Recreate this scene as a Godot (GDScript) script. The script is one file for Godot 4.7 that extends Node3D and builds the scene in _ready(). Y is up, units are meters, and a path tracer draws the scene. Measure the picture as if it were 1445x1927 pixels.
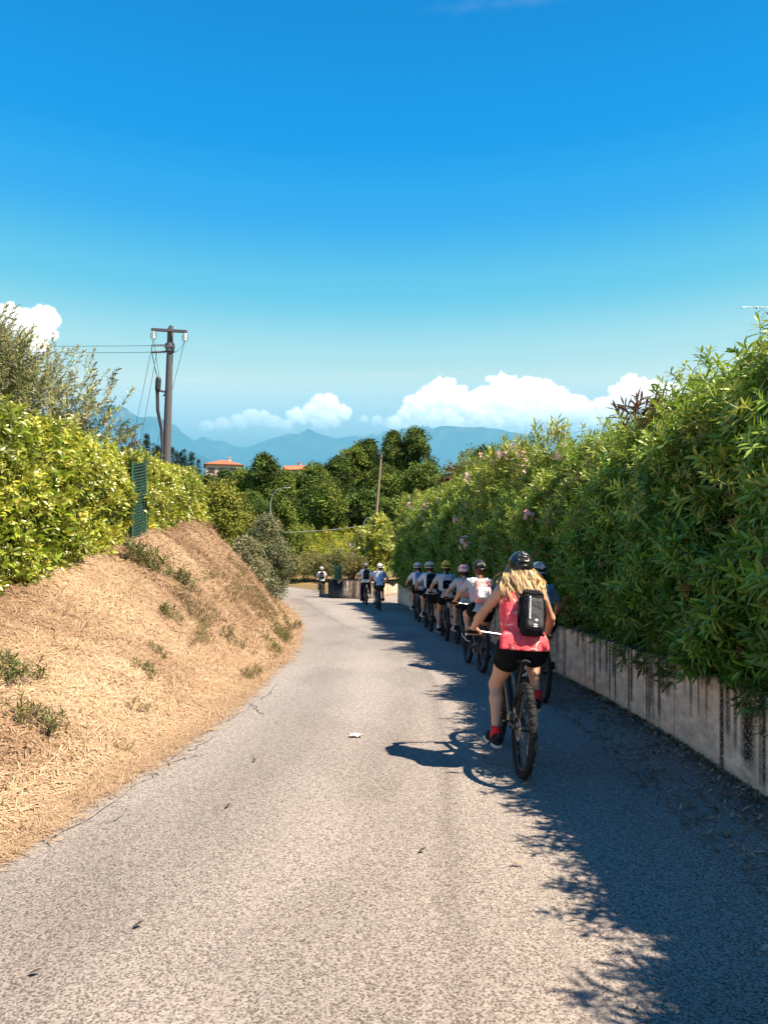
extends Node3D
# y is up, metres; V(x, height, depth) keeps depth positive in front of the camera.

class MB:
	var v := PackedVector3Array()
	var n := PackedVector3Array()
	var c := PackedColorArray()
	var uv := PackedVector2Array()
	var idx := PackedInt32Array()
	var col := Color.WHITE

	func vert(p: Vector3, nn: Vector3, u := Vector2.ZERO) -> int:
		v.append(p); n.append(nn); c.append(col); uv.append(u)
		return v.size() - 1

	func tri(a: int, b: int, d: int) -> void:
		if (v[b] - v[a]).cross(v[d] - v[a]).dot(n[a] + n[b] + n[d]) > 0.0:
			idx.append(a); idx.append(d); idx.append(b)
		else:
			idx.append(a); idx.append(b); idx.append(d)

	func quad_i(a: int, b: int, d: int, e: int) -> void:
		tri(a, b, d); tri(a, d, e)

	func face(pts: Array, out: Vector3) -> void:   # flat polygon fan, normal turned towards out
		var nn: Vector3 = (pts[1] - pts[0]).cross(pts[2] - pts[0]).normalized()
		if nn.dot(out) < 0.0: nn = -nn
		var first := v.size()
		for p: Vector3 in pts: vert(p, nn)
		for k in range(1, pts.size() - 1): tri(first, first + k, first + k + 1)

	func tube(path: Array, rad, sides := 6, caps := true, flat := 1.0, side_hint := Vector3.ZERO) -> void:
		var m := path.size()
		var up := Vector3.UP
		var rings := []
		var last_u := Vector3.ZERO
		for i in m:
			var p: Vector3 = path[i]
			var t: Vector3 = (path[mini(i + 1, m - 1)] - path[maxi(i - 1, 0)]).normalized()
			var uu: Vector3
			if last_u == Vector3.ZERO:
				uu = side_hint if side_hint != Vector3.ZERO else (up if absf(t.y) < 0.9 else Vector3.RIGHT)
			else:
				uu = last_u
			uu = (uu - t * uu.dot(t)).normalized()
			last_u = uu
			var w := t.cross(uu)
			var r: float = rad[i] if rad is Array else rad
			var ring := []
			for k in sides:
				var a := TAU * k / sides
				var off := uu * cos(a) + w * sin(a) * flat
				ring.append(vert(p + off * r, (uu * cos(a) * flat + w * sin(a)).normalized(), Vector2(float(k) / sides, float(i) / m)))
			rings.append(ring)
		for i in m - 1:
			for k in sides:
				var k2 := (k + 1) % sides
				quad_i(rings[i][k], rings[i][k2], rings[i + 1][k2], rings[i + 1][k])
		if caps:
			for e in [0, m - 1]:
				var t: Vector3 = (path[1] - path[0]) if e == 0 else (path[m - 1] - path[m - 2])
				t = -t.normalized() if e == 0 else t.normalized()
				var first := v.size()
				for k in sides: vert(v[rings[e][k]], t)
				for k in range(1, sides - 1): tri(first, first + k, first + k + 1)

	func box(at: Vector3, size: Vector3, b := Basis.IDENTITY, bev := 0.0) -> void:
		var h := size * 0.5
		if bev <= 0.0:
			for ax in 3:
				for s in [-1.0, 1.0]:
					var nn := Vector3.ZERO; nn[ax] = s
					var u := Vector3.ZERO; u[(ax + 1) % 3] = h[(ax + 1) % 3]
					var w := Vector3.ZERO; w[(ax + 2) % 3] = h[(ax + 2) % 3]
					var o := Vector3.ZERO; o[ax] = s * h[ax]
					face([at + b * (o - u - w), at + b * (o + u - w), at + b * (o + u + w), at + b * (o - u + w)], b * nn)
			return
		var P := func(sx: float, sy: float, sz: float, ax: int) -> Vector3:
			var q := Vector3(sx * (h.x - bev), sy * (h.y - bev), sz * (h.z - bev))
			q[ax] = [sx, sy, sz][ax] * h[ax]
			return at + b * q
		for s in [-1.0, 1.0]:
			face([P.call(s, -1, -1, 0), P.call(s, 1, -1, 0), P.call(s, 1, 1, 0), P.call(s, -1, 1, 0)], b * Vector3(s, 0, 0))
			face([P.call(-1, s, -1, 1), P.call(1, s, -1, 1), P.call(1, s, 1, 1), P.call(-1, s, 1, 1)], b * Vector3(0, s, 0))
			face([P.call(-1, -1, s, 2), P.call(1, -1, s, 2), P.call(1, 1, s, 2), P.call(-1, 1, s, 2)], b * Vector3(0, 0, s))
			for t in [-1.0, 1.0]:
				face([P.call(s, t, -1, 0), P.call(s, t, 1, 0), P.call(s, t, 1, 1), P.call(s, t, -1, 1)], b * Vector3(s, t, 0))
				face([P.call(s, -1, t, 0), P.call(s, 1, t, 0), P.call(s, 1, t, 2), P.call(s, -1, t, 2)], b * Vector3(s, 0, t))
				face([P.call(-1, s, t, 1), P.call(1, s, t, 1), P.call(1, s, t, 2), P.call(-1, s, t, 2)], b * Vector3(0, s, t))
				for w in [-1.0, 1.0]:
					face([P.call(s, t, w, 0), P.call(s, t, w, 1), P.call(s, t, w, 2)], b * Vector3(s, t, w))

	func rbox(at: Vector3, size: Vector3, r: float, b := Basis.IDENTITY, g := 6, taper := Vector2.ZERO) -> void:   # rounded box; taper shrinks x and z towards the top
		var h := size * 0.5
		for ax in 3:
			for s in [-1.0, 1.0]:
				var first := v.size()
				for i in g + 1:
					for k in g + 1:
						var q := Vector3.ZERO
						q[ax] = s * h[ax]
						q[(ax + 1) % 3] = h[(ax + 1) % 3] * (2.0 * i / g - 1.0)
						q[(ax + 2) % 3] = h[(ax + 2) % 3] * (2.0 * k / g - 1.0)
						var inner := Vector3(clampf(q.x, -h.x + r, h.x - r), clampf(q.y, -h.y + r, h.y - r), clampf(q.z, -h.z + r, h.z - r))
						var nn := (q - inner).normalized()
						q = inner + nn * r
						var f := (q.y / h.y + 1.0) * 0.5
						q.x *= 1.0 - taper.x * f; q.z *= 1.0 - taper.y * f
						vert(at + b * q, b * nn, Vector2(float(i) / g, float(k) / g))
				for i in g:
					for k in g:
						var a := first + i * (g + 1) + k
						quad_i(a, a + 1, a + g + 2, a + g + 1)

	func ball(at: Vector3, r: Vector3, b := Basis.IDENTITY, nu := 12, nv := 8, v0 := 0.0, v1 := 1.0) -> void:
		var first := v.size()
		for i in nv + 1:
			var th := PI * lerpf(v0, v1, float(i) / nv)
			for k in nu + 1:
				var ph := TAU * k / nu
				var d := Vector3(sin(th) * cos(ph), cos(th), sin(th) * sin(ph))
				vert(at + b * (d * r), (b * (d / r)).normalized(), Vector2(float(k) / nu, float(i) / nv))
		for i in nv:
			for k in nu:
				var a := first + i * (nu + 1) + k
				quad_i(a, a + 1, a + nu + 2, a + nu + 1)

	func torus(at: Vector3, R: float, r: float, b := Basis.IDENTITY, nu := 48, nv := 8, squash := 1.0) -> void:   # axis is local x
		var first := v.size()
		for i in nu + 1:
			var a := TAU * i / nu
			var d := Vector3(0, cos(a), sin(a))
			for k in nv + 1:
				var e := TAU * k / nv
				vert(at + b * (d * (R + r * cos(e)) + Vector3(r * squash * sin(e), 0, 0)), b * (d * cos(e) * squash + Vector3(sin(e), 0, 0)).normalized())
		for i in nu:
			for k in nv:
				var q := first + i * (nv + 1) + k
				quad_i(q, q + 1, q + nv + 2, q + nv + 1)

	func disc(at: Vector3, R: float, thick: float, b := Basis.IDENTITY, sides := 24) -> void:  # axis local x
		tube([at - b * Vector3(thick * 0.5, 0, 0), at + b * Vector3(thick * 0.5, 0, 0)], R, sides)

	func leaf(base: Vector3, dir: Vector3, up: Vector3, ln: float, wd: float, droop := 0.15, fold := 0.25) -> void:   # lance leaf: two folded halves in three steps
		var side := dir.cross(up).normalized()
		var nn := side.cross(dir).normalized()
		if nn.dot(up) < 0.0: nn = -nn
		var first := v.size()
		var prof := [0.12, 0.85, 0.8, 0.0]
		for i in 4:
			var t := i / 3.0
			var p := base + dir * ln * t - nn * ln * droop * t * t
			var w: float = wd * 0.5 * prof[i]
			var bent := (nn + dir * droop * 1.6 * t).normalized()
			vert(p, bent, Vector2(0.5, t))
			if i < 3:
				vert(p + side * w + nn * w * fold, (bent - side * fold).normalized(), Vector2(0, t))
				vert(p - side * w + nn * w * fold, (bent + side * fold).normalized(), Vector2(1, t))
		for i in 2:
			var a := first + i * 3
			quad_i(a, a + 1, a + 4, a + 3)
			quad_i(a, a + 2, a + 5, a + 3)
		tri(first + 6, first + 7, first + 9)
		tri(first + 6, first + 8, first + 9)

	func add(o: MB, xf: Transform3D) -> void:
		var first := v.size()
		var nb := xf.basis.inverse().transposed()
		var flip := xf.basis.determinant() < 0.0
		for i in o.v.size():
			v.append(xf * o.v[i]); n.append((nb * o.n[i]).normalized())
		c.append_array(o.c); uv.append_array(o.uv)
		for i in range(0, o.idx.size(), 3):
			idx.append(first + o.idx[i])
			idx.append(first + o.idx[i + (2 if flip else 1)])
			idx.append(first + o.idx[i + (1 if flip else 2)])

	func mesh() -> ArrayMesh:
		var a := []
		a.resize(Mesh.ARRAY_MAX)
		a[Mesh.ARRAY_VERTEX] = v; a[Mesh.ARRAY_NORMAL] = n; a[Mesh.ARRAY_COLOR] = c; a[Mesh.ARRAY_TEX_UV] = uv; a[Mesh.ARRAY_INDEX] = idx
		var m := ArrayMesh.new()
		m.add_surface_from_arrays(Mesh.PRIMITIVE_TRIANGLES, a)
		return m

var rng := RandomNumberGenerator.new()
var used := {}
var M := {}

func V(x: float, h: float, d: float) -> Vector3:
	return Vector3(x, h, -d)

func rr(a: float, b: float) -> float:
	return rng.randf_range(a, b)

func rdir() -> Vector3:
	var z := rr(-1, 1)
	var a := rr(0, TAU)
	var r := sqrt(1.0 - z * z)
	return Vector3(r * cos(a), z, r * sin(a))

func numbered(parent: Node, called: String) -> String:
	var key := str(parent.get_instance_id()) + called
	var k: int = used.get(key, 0)
	used[key] = k + 1
	return called if k == 0 else "%s_%03d" % [called, k]

func tag(o: Node, label: String, category: String, group := "") -> Node:
	if label: o.set_meta("label", label)
	if category: o.set_meta("category", category)
	if group: o.set_meta("group", group)
	return o

func thing(called: String, label: String, category: String, at := Vector3.ZERO, group := "") -> Node3D:
	var o := Node3D.new()
	o.name = numbered(self, called)
	o.position = at
	add_child(o, true)
	tag(o, label, category, group)
	return o

func part(called: String, mb, mat: Material, parent: Node = self) -> MeshInstance3D:
	var o := MeshInstance3D.new()
	o.name = numbered(parent, called)
	o.mesh = mb.mesh() if mb is MB else mb
	o.material_override = mat
	parent.add_child(o, true)
	return o

func struct(called: String, mb, mat: Material) -> MeshInstance3D:
	var o := part(called, mb, mat)
	o.set_meta("kind", "structure")
	return o

func scatter(called: String, mesh: Mesh, mat: Material, where: Array, tints: Array, parent: Node = self, stuff := true) -> MultiMeshInstance3D:
	var mm := MultiMesh.new()
	mm.transform_format = MultiMesh.TRANSFORM_3D
	mm.use_colors = true
	mm.mesh = mesh
	mm.instance_count = where.size()
	var b := PackedFloat32Array()
	b.resize(where.size() * 16)
	for i in where.size():
		var t: Transform3D = where[i]
		var q: Color = tints[i]
		var k := i * 16
		b[k] = t.basis.x.x; b[k + 1] = t.basis.y.x; b[k + 2] = t.basis.z.x; b[k + 3] = t.origin.x
		b[k + 4] = t.basis.x.y; b[k + 5] = t.basis.y.y; b[k + 6] = t.basis.z.y; b[k + 7] = t.origin.y
		b[k + 8] = t.basis.x.z; b[k + 9] = t.basis.y.z; b[k + 10] = t.basis.z.z; b[k + 11] = t.origin.z
		b[k + 12] = q.r; b[k + 13] = q.g; b[k + 14] = q.b; b[k + 15] = 1.0
	mm.buffer = b
	var o := MultiMeshInstance3D.new()
	o.name = numbered(parent, called)
	o.multimesh = mm
	o.material_override = mat
	if stuff: o.set_meta("kind", "stuff")
	parent.add_child(o, true)
	return o

func dup(src: Node3D, label: String, group := "", at := Vector3.ZERO) -> Node3D:
	var o: Node3D = src.duplicate()
	var called := String(src.name)
	if called.length() > 4 and called[-4] == "_" and called.right(3).is_valid_int(): called = called.left(-4)
	o.name = numbered(self, called)
	add_child(o, true)
	o.position = at
	o.set_meta("label", label)
	if group: o.set_meta("group", group)
	return o

func lin(r: float, g: float, b: float) -> Color:   # linear base colour to sRGB
	return Color(r, g, b).linear_to_srgb()

func mat(col: Color, rough := 0.7, metal := 0.0, spec := 0.5) -> StandardMaterial3D:
	var m := StandardMaterial3D.new()
	m.albedo_color = col
	m.roughness = rough
	m.metallic = metal
	m.metallic_specular = spec
	return m

func vmat(rough := 0.7, spec := 0.5, back := 0.0) -> StandardMaterial3D:   # base colour from vertex / copy colours (linear)
	var m := mat(Color.WHITE, rough, 0.0, spec)
	m.vertex_color_use_as_albedo = true
	if back > 0.0:
		m.backlight_enabled = true
		m.backlight = Color(back, back, back)
	return m

func noise_tex(freq: float, ramp: Array, size := 512, kind := FastNoiseLite.TYPE_SIMPLEX_SMOOTH, oct := 3, sd := 1, as_normal := 0.0) -> NoiseTexture2D:
	var f := FastNoiseLite.new()
	f.noise_type = kind
	f.frequency = freq
	f.fractal_octaves = oct
	f.seed = sd
	var t := NoiseTexture2D.new()
	t.width = size; t.height = size
	t.seamless = true
	t.noise = f
	if as_normal > 0.0:
		t.as_normal_map = true
		t.bump_strength = as_normal
	if ramp.size():
		var g := Gradient.new()
		var off := PackedFloat32Array()
		var cols := PackedColorArray()
		for r in ramp:
			off.append(r[0]); cols.append(r[1])
		g.offsets = off; g.colors = cols
		t.color_ramp = g
	return t

func tri_mat(m: StandardMaterial3D, scale: float, world := true) -> StandardMaterial3D:
	m.uv1_triplanar = true
	m.uv1_world_triplanar = world
	m.uv1_scale = Vector3.ONE * scale
	return m

func pl(pts: Array, x: float) -> float:   # piecewise linear [[x, y], ...]
	if x <= pts[0][0]: return pts[0][1]
	for i in range(1, pts.size()):
		if x <= pts[i][0]:
			return lerpf(pts[i - 1][1], pts[i][1], (x - pts[i - 1][0]) / (pts[i][0] - pts[i - 1][0]))
	return pts[-1][1]

func sm(pts: Array, x: float) -> float:   # the same, smoothed
	return (pl(pts, x - 0.8) + 2.0 * pl(pts, x) + pl(pts, x + 0.8)) * 0.25

func basis_to(dir: Vector3, roll := 0.0) -> Basis:   # local y along dir
	var y := dir.normalized()
	var x := y.cross(Vector3.UP if absf(y.y) < 0.95 else Vector3.RIGHT).normalized()
	return Basis(y, roll) * Basis(x, y, x.cross(y))

# ---------- surface nets over capsules, joined by a smooth minimum ----------
# bone: [a, b, ra, rb, op, k]; op 0 joins, 1 carves, 2 joins with flat ends, 3 ellipsoid (a centre, b radii)
func nets(mb: MB, bones: Array, cell: float, k0: float, cuts := []) -> void:
	var lo := Vector3.ONE * 1e6
	var hi := Vector3.ONE * -1e6
	for e in bones:
		if e.size() > 4 and e[4] == 1: continue
		if e.size() > 4 and e[4] == 3:
			lo = lo.min(e[0] - e[1]); hi = hi.max(e[0] + e[1])
		else:
			var r: float = maxf(e[2], e[3])
			lo = lo.min(e[0] - Vector3.ONE * r).min(e[1] - Vector3.ONE * r)
			hi = hi.max(e[0] + Vector3.ONE * r).max(e[1] + Vector3.ONE * r)
	lo -= Vector3.ONE * cell * 3.0; hi += Vector3.ONE * cell * 3.0
	var nx := int((hi.x - lo.x) / cell) + 2
	var ny := int((hi.y - lo.y) / cell) + 2
	var nz := int((hi.z - lo.z) / cell) + 2
	var f := PackedFloat32Array()
	f.resize(nx * ny * nz)
	f.fill(10.0)
	for e in bones:
		var a: Vector3 = e[0]
		var b: Vector3 = e[1]
		var ra: float = e[2]
		var rb: float = e[3]
		var op: int = e[4] if e.size() > 4 else 0
		var k: float = e[5] if e.size() > 5 else k0
		var mar := k + cell * 2.5
		var l2: Vector3
		var h2: Vector3
		if op == 3:
			l2 = a - b - Vector3.ONE * mar; h2 = a + b + Vector3.ONE * mar
		else:
			l2 = (a - Vector3.ONE * ra).min(b - Vector3.ONE * rb) - Vector3.ONE * mar
			h2 = (a + Vector3.ONE * ra).max(b + Vector3.ONE * rb) + Vector3.ONE * mar
		var ab := b - a
		var len2 := maxf(ab.length_squared(), 1e-9)
		var mr := minf(b.x, minf(b.y, b.z))
		var unit := ab.normalized()
		var x0 := clampi(int((l2.x - lo.x) / cell), 0, nx - 1); var x1 := clampi(int((h2.x - lo.x) / cell) + 1, 0, nx - 1)
		var y0 := clampi(int((l2.y - lo.y) / cell), 0, ny - 1); var y1 := clampi(int((h2.y - lo.y) / cell) + 1, 0, ny - 1)
		var z0 := clampi(int((l2.z - lo.z) / cell), 0, nz - 1); var z1 := clampi(int((h2.z - lo.z) / cell) + 1, 0, nz - 1)
		for z in range(z0, z1 + 1):
			for y in range(y0, y1 + 1):
				var row := (z * ny + y) * nx
				for x in range(x0, x1 + 1):
					var p := lo + Vector3(x, y, z) * cell
					var d: float
					if op == 3:
						var q := (p - a) / b
						var ql := q.length()
						d = (ql - 1.0) * (p - a).length() / maxf(ql, 0.001) if ql > 0.3 else -mr * 0.7
					else:
						var t := clampf((p - a).dot(ab) / len2, 0.0, 1.0)
						d = (p - a - ab * t).length() - lerpf(ra, rb, t)
						if op == 2: d = maxf(d, maxf((a - p).dot(unit), (p - b).dot(unit)))
					var g := f[row + x]
					if op == 1:
						f[row + x] = maxf(g, -d)
					else:
						var h := k - absf(g - d)
						f[row + x] = minf(g, d) - (h * h / (4.0 * k) if h > 0.0 else 0.0)
	for cut: Plane in cuts:
		for z in nz:
			for y in ny:
				var row := (z * ny + y) * nx
				for x in nx:
					f[row + x] = maxf(f[row + x], cut.distance_to(lo + Vector3(x, y, z) * cell))
	var made := PackedInt32Array()
	made.resize(nx * ny * nz)
	made.fill(-1)
	var sxy := nx * ny
	var far := cell * 2.0
	var off := [0, 1, nx, nx + 1, sxy, sxy + 1, sxy + nx, sxy + nx + 1]
	for z in nz - 1:
		for y in ny - 1:
			var row := (z * ny + y) * nx
			for x in nx - 1:
				var i := row + x
				if absf(f[i]) > far: continue
				var neg := 0
				for k in 8:
					if f[i + off[k]] < 0.0: neg += 1
				if neg == 0 or neg == 8: continue
				var s := Vector3.ZERO
				var cnt := 0
				for k in 8:
					for ax in 3:
						var bit := 1 << ax
						if k & bit: continue
						var fa := f[i + off[k]]
						var fb := f[i + off[k | bit]]
						if (fa < 0.0) == (fb < 0.0): continue
						var t := fa / (fa - fb)
						var q := Vector3(k & 1, (k >> 1) & 1, (k >> 2) & 1)
						q[ax] = t
						s += q; cnt += 1
				s /= cnt
				var g := Vector3(f[i + 1] + f[i + nx + 1] + f[i + sxy + 1] + f[i + sxy + nx + 1] - f[i] - f[i + nx] - f[i + sxy] - f[i + sxy + nx],
					f[i + nx] + f[i + nx + 1] + f[i + sxy + nx] + f[i + sxy + nx + 1] - f[i] - f[i + 1] - f[i + sxy] - f[i + sxy + 1],
					f[i + sxy] + f[i + sxy + 1] + f[i + sxy + nx] + f[i + sxy + nx + 1] - f[i] - f[i + 1] - f[i + nx] - f[i + nx + 1])
				made[i] = mb.vert(lo + (Vector3(x, y, z) + s) * cell, g.normalized())
	for z in range(1, nz - 1):
		for y in range(1, ny - 1):
			var row := (z * ny + y) * nx
			for x in range(1, nx - 1):
				var i := row + x
				var s0 := f[i]
				if absf(s0) > far: continue
				if (s0 < 0.0) != (f[i + 1] < 0.0): four(mb, made[i], made[i - nx], made[i - nx - sxy], made[i - sxy])
				if (s0 < 0.0) != (f[i + nx] < 0.0): four(mb, made[i], made[i - 1], made[i - 1 - sxy], made[i - sxy])
				if (s0 < 0.0) != (f[i + sxy] < 0.0): four(mb, made[i], made[i - 1], made[i - 1 - nx], made[i - nx])

func four(mb: MB, a: int, b: int, d: int, e: int) -> void:
	if a < 0 or b < 0 or d < 0 or e < 0: return
	mb.quad_i(a, b, d, e)

const EXPO := 2.6
const EL := [[-4.0, -2.5], [2.0, -2.35], [4.06, -2.11], [6.13, -1.86], [9.17, -1.66], [13.7, -1.74], [19.7, -2.27], [26.8, -3.3], [40.0, -5.8], [50.0, -8.5], [58.0, -13.0], [64.0, -20.0], [70.0, -36.0]]
const ER := [[-4.0, 2.5], [5.0, 2.6], [6.8, 2.68], [9.7, 2.65], [11.4, 2.52], [16.0, 2.2], [22.0, 1.72], [28.0, 1.15], [32.3, 0.66], [36.0, -1.0], [39.5, -2.8], [44.0, -3.4], [52.0, -5.0], [60.0, -7.8], [67.0, -13.0], [71.0, -30.0]]
const HEDGE_X := [[3.0, -4.5], [8.7, -4.5], [13.0, -4.52], [19.0, -4.62]]
const HEDGE_TOP := [[3.0, 3.25], [8.7, 3.5], [13.0, 3.58], [16.0, 3.74], [19.2, 3.84]]
const RIGHT_TOP := [[-2.0, 3.05], [3.4, 3.15], [5.6, 3.46], [7.4, 3.42], [9.9, 3.40], [14.5, 3.50], [20.0, 3.9], [26.0, 4.2], [32.3, 4.2]]
const RIGHT_SIDE := [[0.0, 0.14, 0.0], [0.12, 0.0, 0.1], [0.28, -0.08, 0.29], [0.44, 0.0, 0.50], [0.58, 0.18, 0.70], [0.70, 0.45, 0.87], [0.80, 0.80, 0.967], [0.9, 1.3, 1.0], [1.0, 2.1, 0.96]]
var bumps := FastNoiseLite.new()

func hill(x: float, d: float) -> float:   # the valley side beyond the bend
	if d > 230.0: return maxf(0.0, 23.7 * (1.0 - (d - 230.0) / 260.0))
	var h := 0.15 * maxf(0.0, d - 72.0)
	return h + (bumps.get_noise_2d(x * 1.5, d * 1.5) * 0.5 if d > 74.0 else 0.0)

func bank(x: float, d: float) -> float:   # the mown bank on the left
	var t := sm(EL, d) - x
	if t < 0.0: return 0.0
	var cap := sm([[-3.0, 0.25], [0.0, 0.35], [5.0, 0.8], [8.7, 1.25], [13.0, 2.1], [18.0, 2.75], [19.6, 2.72], [22.0, 2.0], [25.0, 1.1], [30.0, 0.35], [40.0, 0.05]], d)
	var w := pl([[0.0, 2.2], [8.7, 2.6], [13.0, 2.6], [18.6, 2.25], [24.0, 2.6], [30.0, 4.0]], d)
	var s := clampf((t - 0.22) / w, 0.0, 1.0)
	s = s * 0.75 + (1.0 - pow(1.0 - s, 2.0)) * 0.25
	var h := cap * s + maxf(0.0, t - w) * 0.03 * minf(cap, 1.0)
	return h + bumps.get_noise_2d(x * 22.0, d * 22.0) * 0.09 * minf(1.0, t * 1.2) + bumps.get_noise_2d(x * 90.0, d * 90.0) * 0.02 * minf(1.0, t)

func make_sky() -> Image:
	var w := 4096
	var h := 2048
	var img := Image.create_empty(w, h, false, Image.FORMAT_RGBF)
	# elevation in degrees -> colour as seen (sRGB), air only
	var grad := [[-90.0, Color(0.42, 0.50, 0.50)], [-3.0, Color(0.50, 0.66, 0.72)], [0.0, Color(0.86, 0.95, 0.96)], [10.0, Color(0.90, 0.97, 0.98)], [13.0, Color(0.80, 0.935, 0.96)], [16.0, Color(0.68, 0.895, 0.94)], [20.5, Color(0.42, 0.80, 0.935)], [25.5, Color(0.24, 0.69, 0.95)], [30.5, Color(0.125, 0.625, 0.93)], [37.5, Color(0.12, 0.565, 0.865)], [60.0, Color(0.09, 0.48, 0.80)], [90.0, Color(0.07, 0.43, 0.74)]]
	var row_col := []
	for y in h:
		var el := 90.0 - 180.0 * (y + 0.5) / h
		var cc := Color.WHITE
		for i in range(1, grad.size()):
			if el <= grad[i][0]:
				cc = grad[i - 1][1].lerp(grad[i][1], smoothstep(0.0, 1.0, (el - grad[i - 1][0]) / (grad[i][0] - grad[i - 1][0])) * 0.5 + 0.5 * (el - grad[i - 1][0]) / (grad[i][0] - grad[i - 1][0]))
				break
		cc = cc.srgb_to_linear() / EXPO
		row_col.append(cc)
		img.fill_rect(Rect2i(0, y, w, 1), cc)
	# cumulus: [azimuth, elevation, radius] lobes in degrees, grouped by cloud with a base height and a thinness
	var clouds := [
		[[[8.7, 12.4, 2.0], [11.4, 12.6, 1.6], [13.0, 11.6, 1.7], [9.6, 11.3, 1.9], [14.6, 11.2, 1.4], [16.8, 11.2, 1.3], [18.6, 11.9, 1.8], [20.3, 11.8, 1.5], [22.4, 11.0, 1.5], [11.8, 10.9, 1.9], [16.0, 10.6, 1.4], [19.0, 10.6, 1.6]], 9.6, 1.0],
		[[[4.6, 12.6, 1.7], [3.0, 12.2, 1.35], [6.0, 11.9, 1.3], [2.0, 11.5, 0.95], [4.5, 11.3, 1.6], [7.0, 11.2, 1.0], [8.0, 11.0, 1.0], [1.1, 11.0, 0.7]], 10.1, 1.0],
		[[[-4.6, 12.3, 0.95], [-5.6, 11.7, 0.8], [-3.6, 11.7, 0.8], [-6.7, 11.4, 0.7], [-4.6, 11.3, 1.0], [-2.9, 11.9, 0.35], [-7.2, 11.6, 0.35]], 10.7, 0.9],
		[[[-10.2, 11.2, 0.7], [-9.3, 11.2, 0.6], [-11.2, 10.9, 0.6], [-12.4, 10.7, 0.5], [-13.5, 10.5, 0.45], [-8.5, 10.9, 0.6], [-7.6, 10.7, 0.5]], 10.0, 0.55],
		[[[-0.6, 11.2, 0.4], [-1.6, 11.3, 0.3], [0.4, 11.0, 0.5]], 10.6, 0.5],
		[[[-24.6, 17.0, 0.85], [-25.4, 16.5, 1.0], [-26.8, 16.4, 1.3], [-28.5, 15.8, 1.6], [-24.5, 16.1, 0.6], [-25.2, 15.2, 0.75], [-30.5, 15.5, 1.7]], 14.2, 0.9]]
	for k in 22:   # the same fair-weather clouds go on round the horizon
		var az := 36.0 + k * 13.2 + rr(-3, 3)
		var el := rr(9.5, 15.0)
		var group := []
		for j in 5: group.append([az + rr(-3.5, 3.5), el + rr(0.4, 2.0), rr(0.8, 1.7)])
		clouds.append([group, el - 0.4, rr(0.6, 1.0)])
	var fnl := FastNoiseLite.new()
	fnl.frequency = 0.05
	fnl.fractal_octaves = 4
	var sun2 := Vector3(0.42, 0.78, 0.46).normalized()
	for cl in clouds:
		var puffs := []
		var lo := Vector2(1e6, 1e6)
		var hi := -lo
		for L in cl[0]:
			var ctr := Vector2(L[0], L[1])
			var R: float = L[2] * 1.12
			puffs.append([ctr, R * 0.66, 0.0])
			for i in 90:
				var a := rr(-0.25 * PI, 1.25 * PI)
				var q := sqrt(rng.randf())
				var pr: float = R * lerpf(0.09, 0.42, pow(rng.randf(), 1.8))
				puffs.append([ctr + Vector2(cos(a), sin(a)) * q * (R * 1.0 - pr) * Vector2(1.15, 1.0), pr, R * sqrt(maxf(0.0, 1.0 - q * q)) * 0.75])
			lo = lo.min(ctr - Vector2.ONE * R * 1.3); hi = hi.max(ctr + Vector2.ONE * R * 1.3)
		lo.y = maxf(lo.y, cl[1] - 1.7)
		var ppd := w / 360.0
		var x0 := int((lo.x + 180.0) * ppd)
		var y0 := int((90.0 - hi.y) * ppd)
		var bw := int((hi.x - lo.x) * ppd) + 2
		var bh := int((hi.y - lo.y) * ppd) + 2
		var depth := PackedFloat32Array(); depth.resize(bw * bh); depth.fill(-1.0)
		var lit := PackedFloat32Array(); lit.resize(bw * bh)
		var al := PackedFloat32Array(); al.resize(bw * bh)
		for p in puffs:
			var pr: float = p[1] * ppd
			var cx: float = (p[0].x + 180.0) * ppd - x0
			var cy: float = (90.0 - p[0].y) * ppd - y0
			for y in range(maxi(0, int(cy - pr * 1.25)), mini(bh, int(cy + pr * 1.25) + 1)):
				for x in range(maxi(0, int(cx - pr * 1.25)), mini(bw, int(cx + pr * 1.25) + 1)):
					var wob := 1.0 + 0.55 * fnl.get_noise_3d((x + x0) * 2.2, y * 2.2, pr * 3.0) + 0.22 * fnl.get_noise_2d((x + x0) * 7.0, y * 7.0)
					var dx: float = (x - cx) / (pr * wob)
					var dy: float = (y - cy) / (pr * wob)
					var q := dx * dx + dy * dy
					if q >= 1.0: continue
					var i := y * bw + x
					var z := sqrt(1.0 - q)
					al[i] = maxf(al[i], smoothstep(0.0, 0.42, z))
					var dz: float = p[2] + z * p[1]
					if dz > depth[i]:
						depth[i] = dz
						lit[i] = lerpf(lit[i], Vector3(dx, -dy, z).dot(sun2), 0.75)
		for y in bh:
			var el := 90.0 - (y0 + y + 0.5) / ppd
			var foot := smoothstep(cl[1] - 1.7, cl[1] + 0.7, el)
			for x in bw:
				var i := y * bw + x
				if al[i] <= 0.0: continue
				var px := posmod(x0 + x - w / 2, w)
				var s := clampf(0.62 + 0.44 * lit[i] + 0.16 * fnl.get_noise_2d(x * 2.2 + x0, y * 2.2), 0.0, 1.1)
				var white := Color(0.80, 0.88, 0.95).lerp(Color(1.0, 1.0, 1.0), s).srgb_to_linear() * lerpf(0.66, 1.1, s)
				var a: float = al[i] * foot * cl[2]
				img.set_pixel(px, y0 + y, img.get_pixel(px, y0 + y).lerp(white * (1.7 / EXPO), a))
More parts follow.
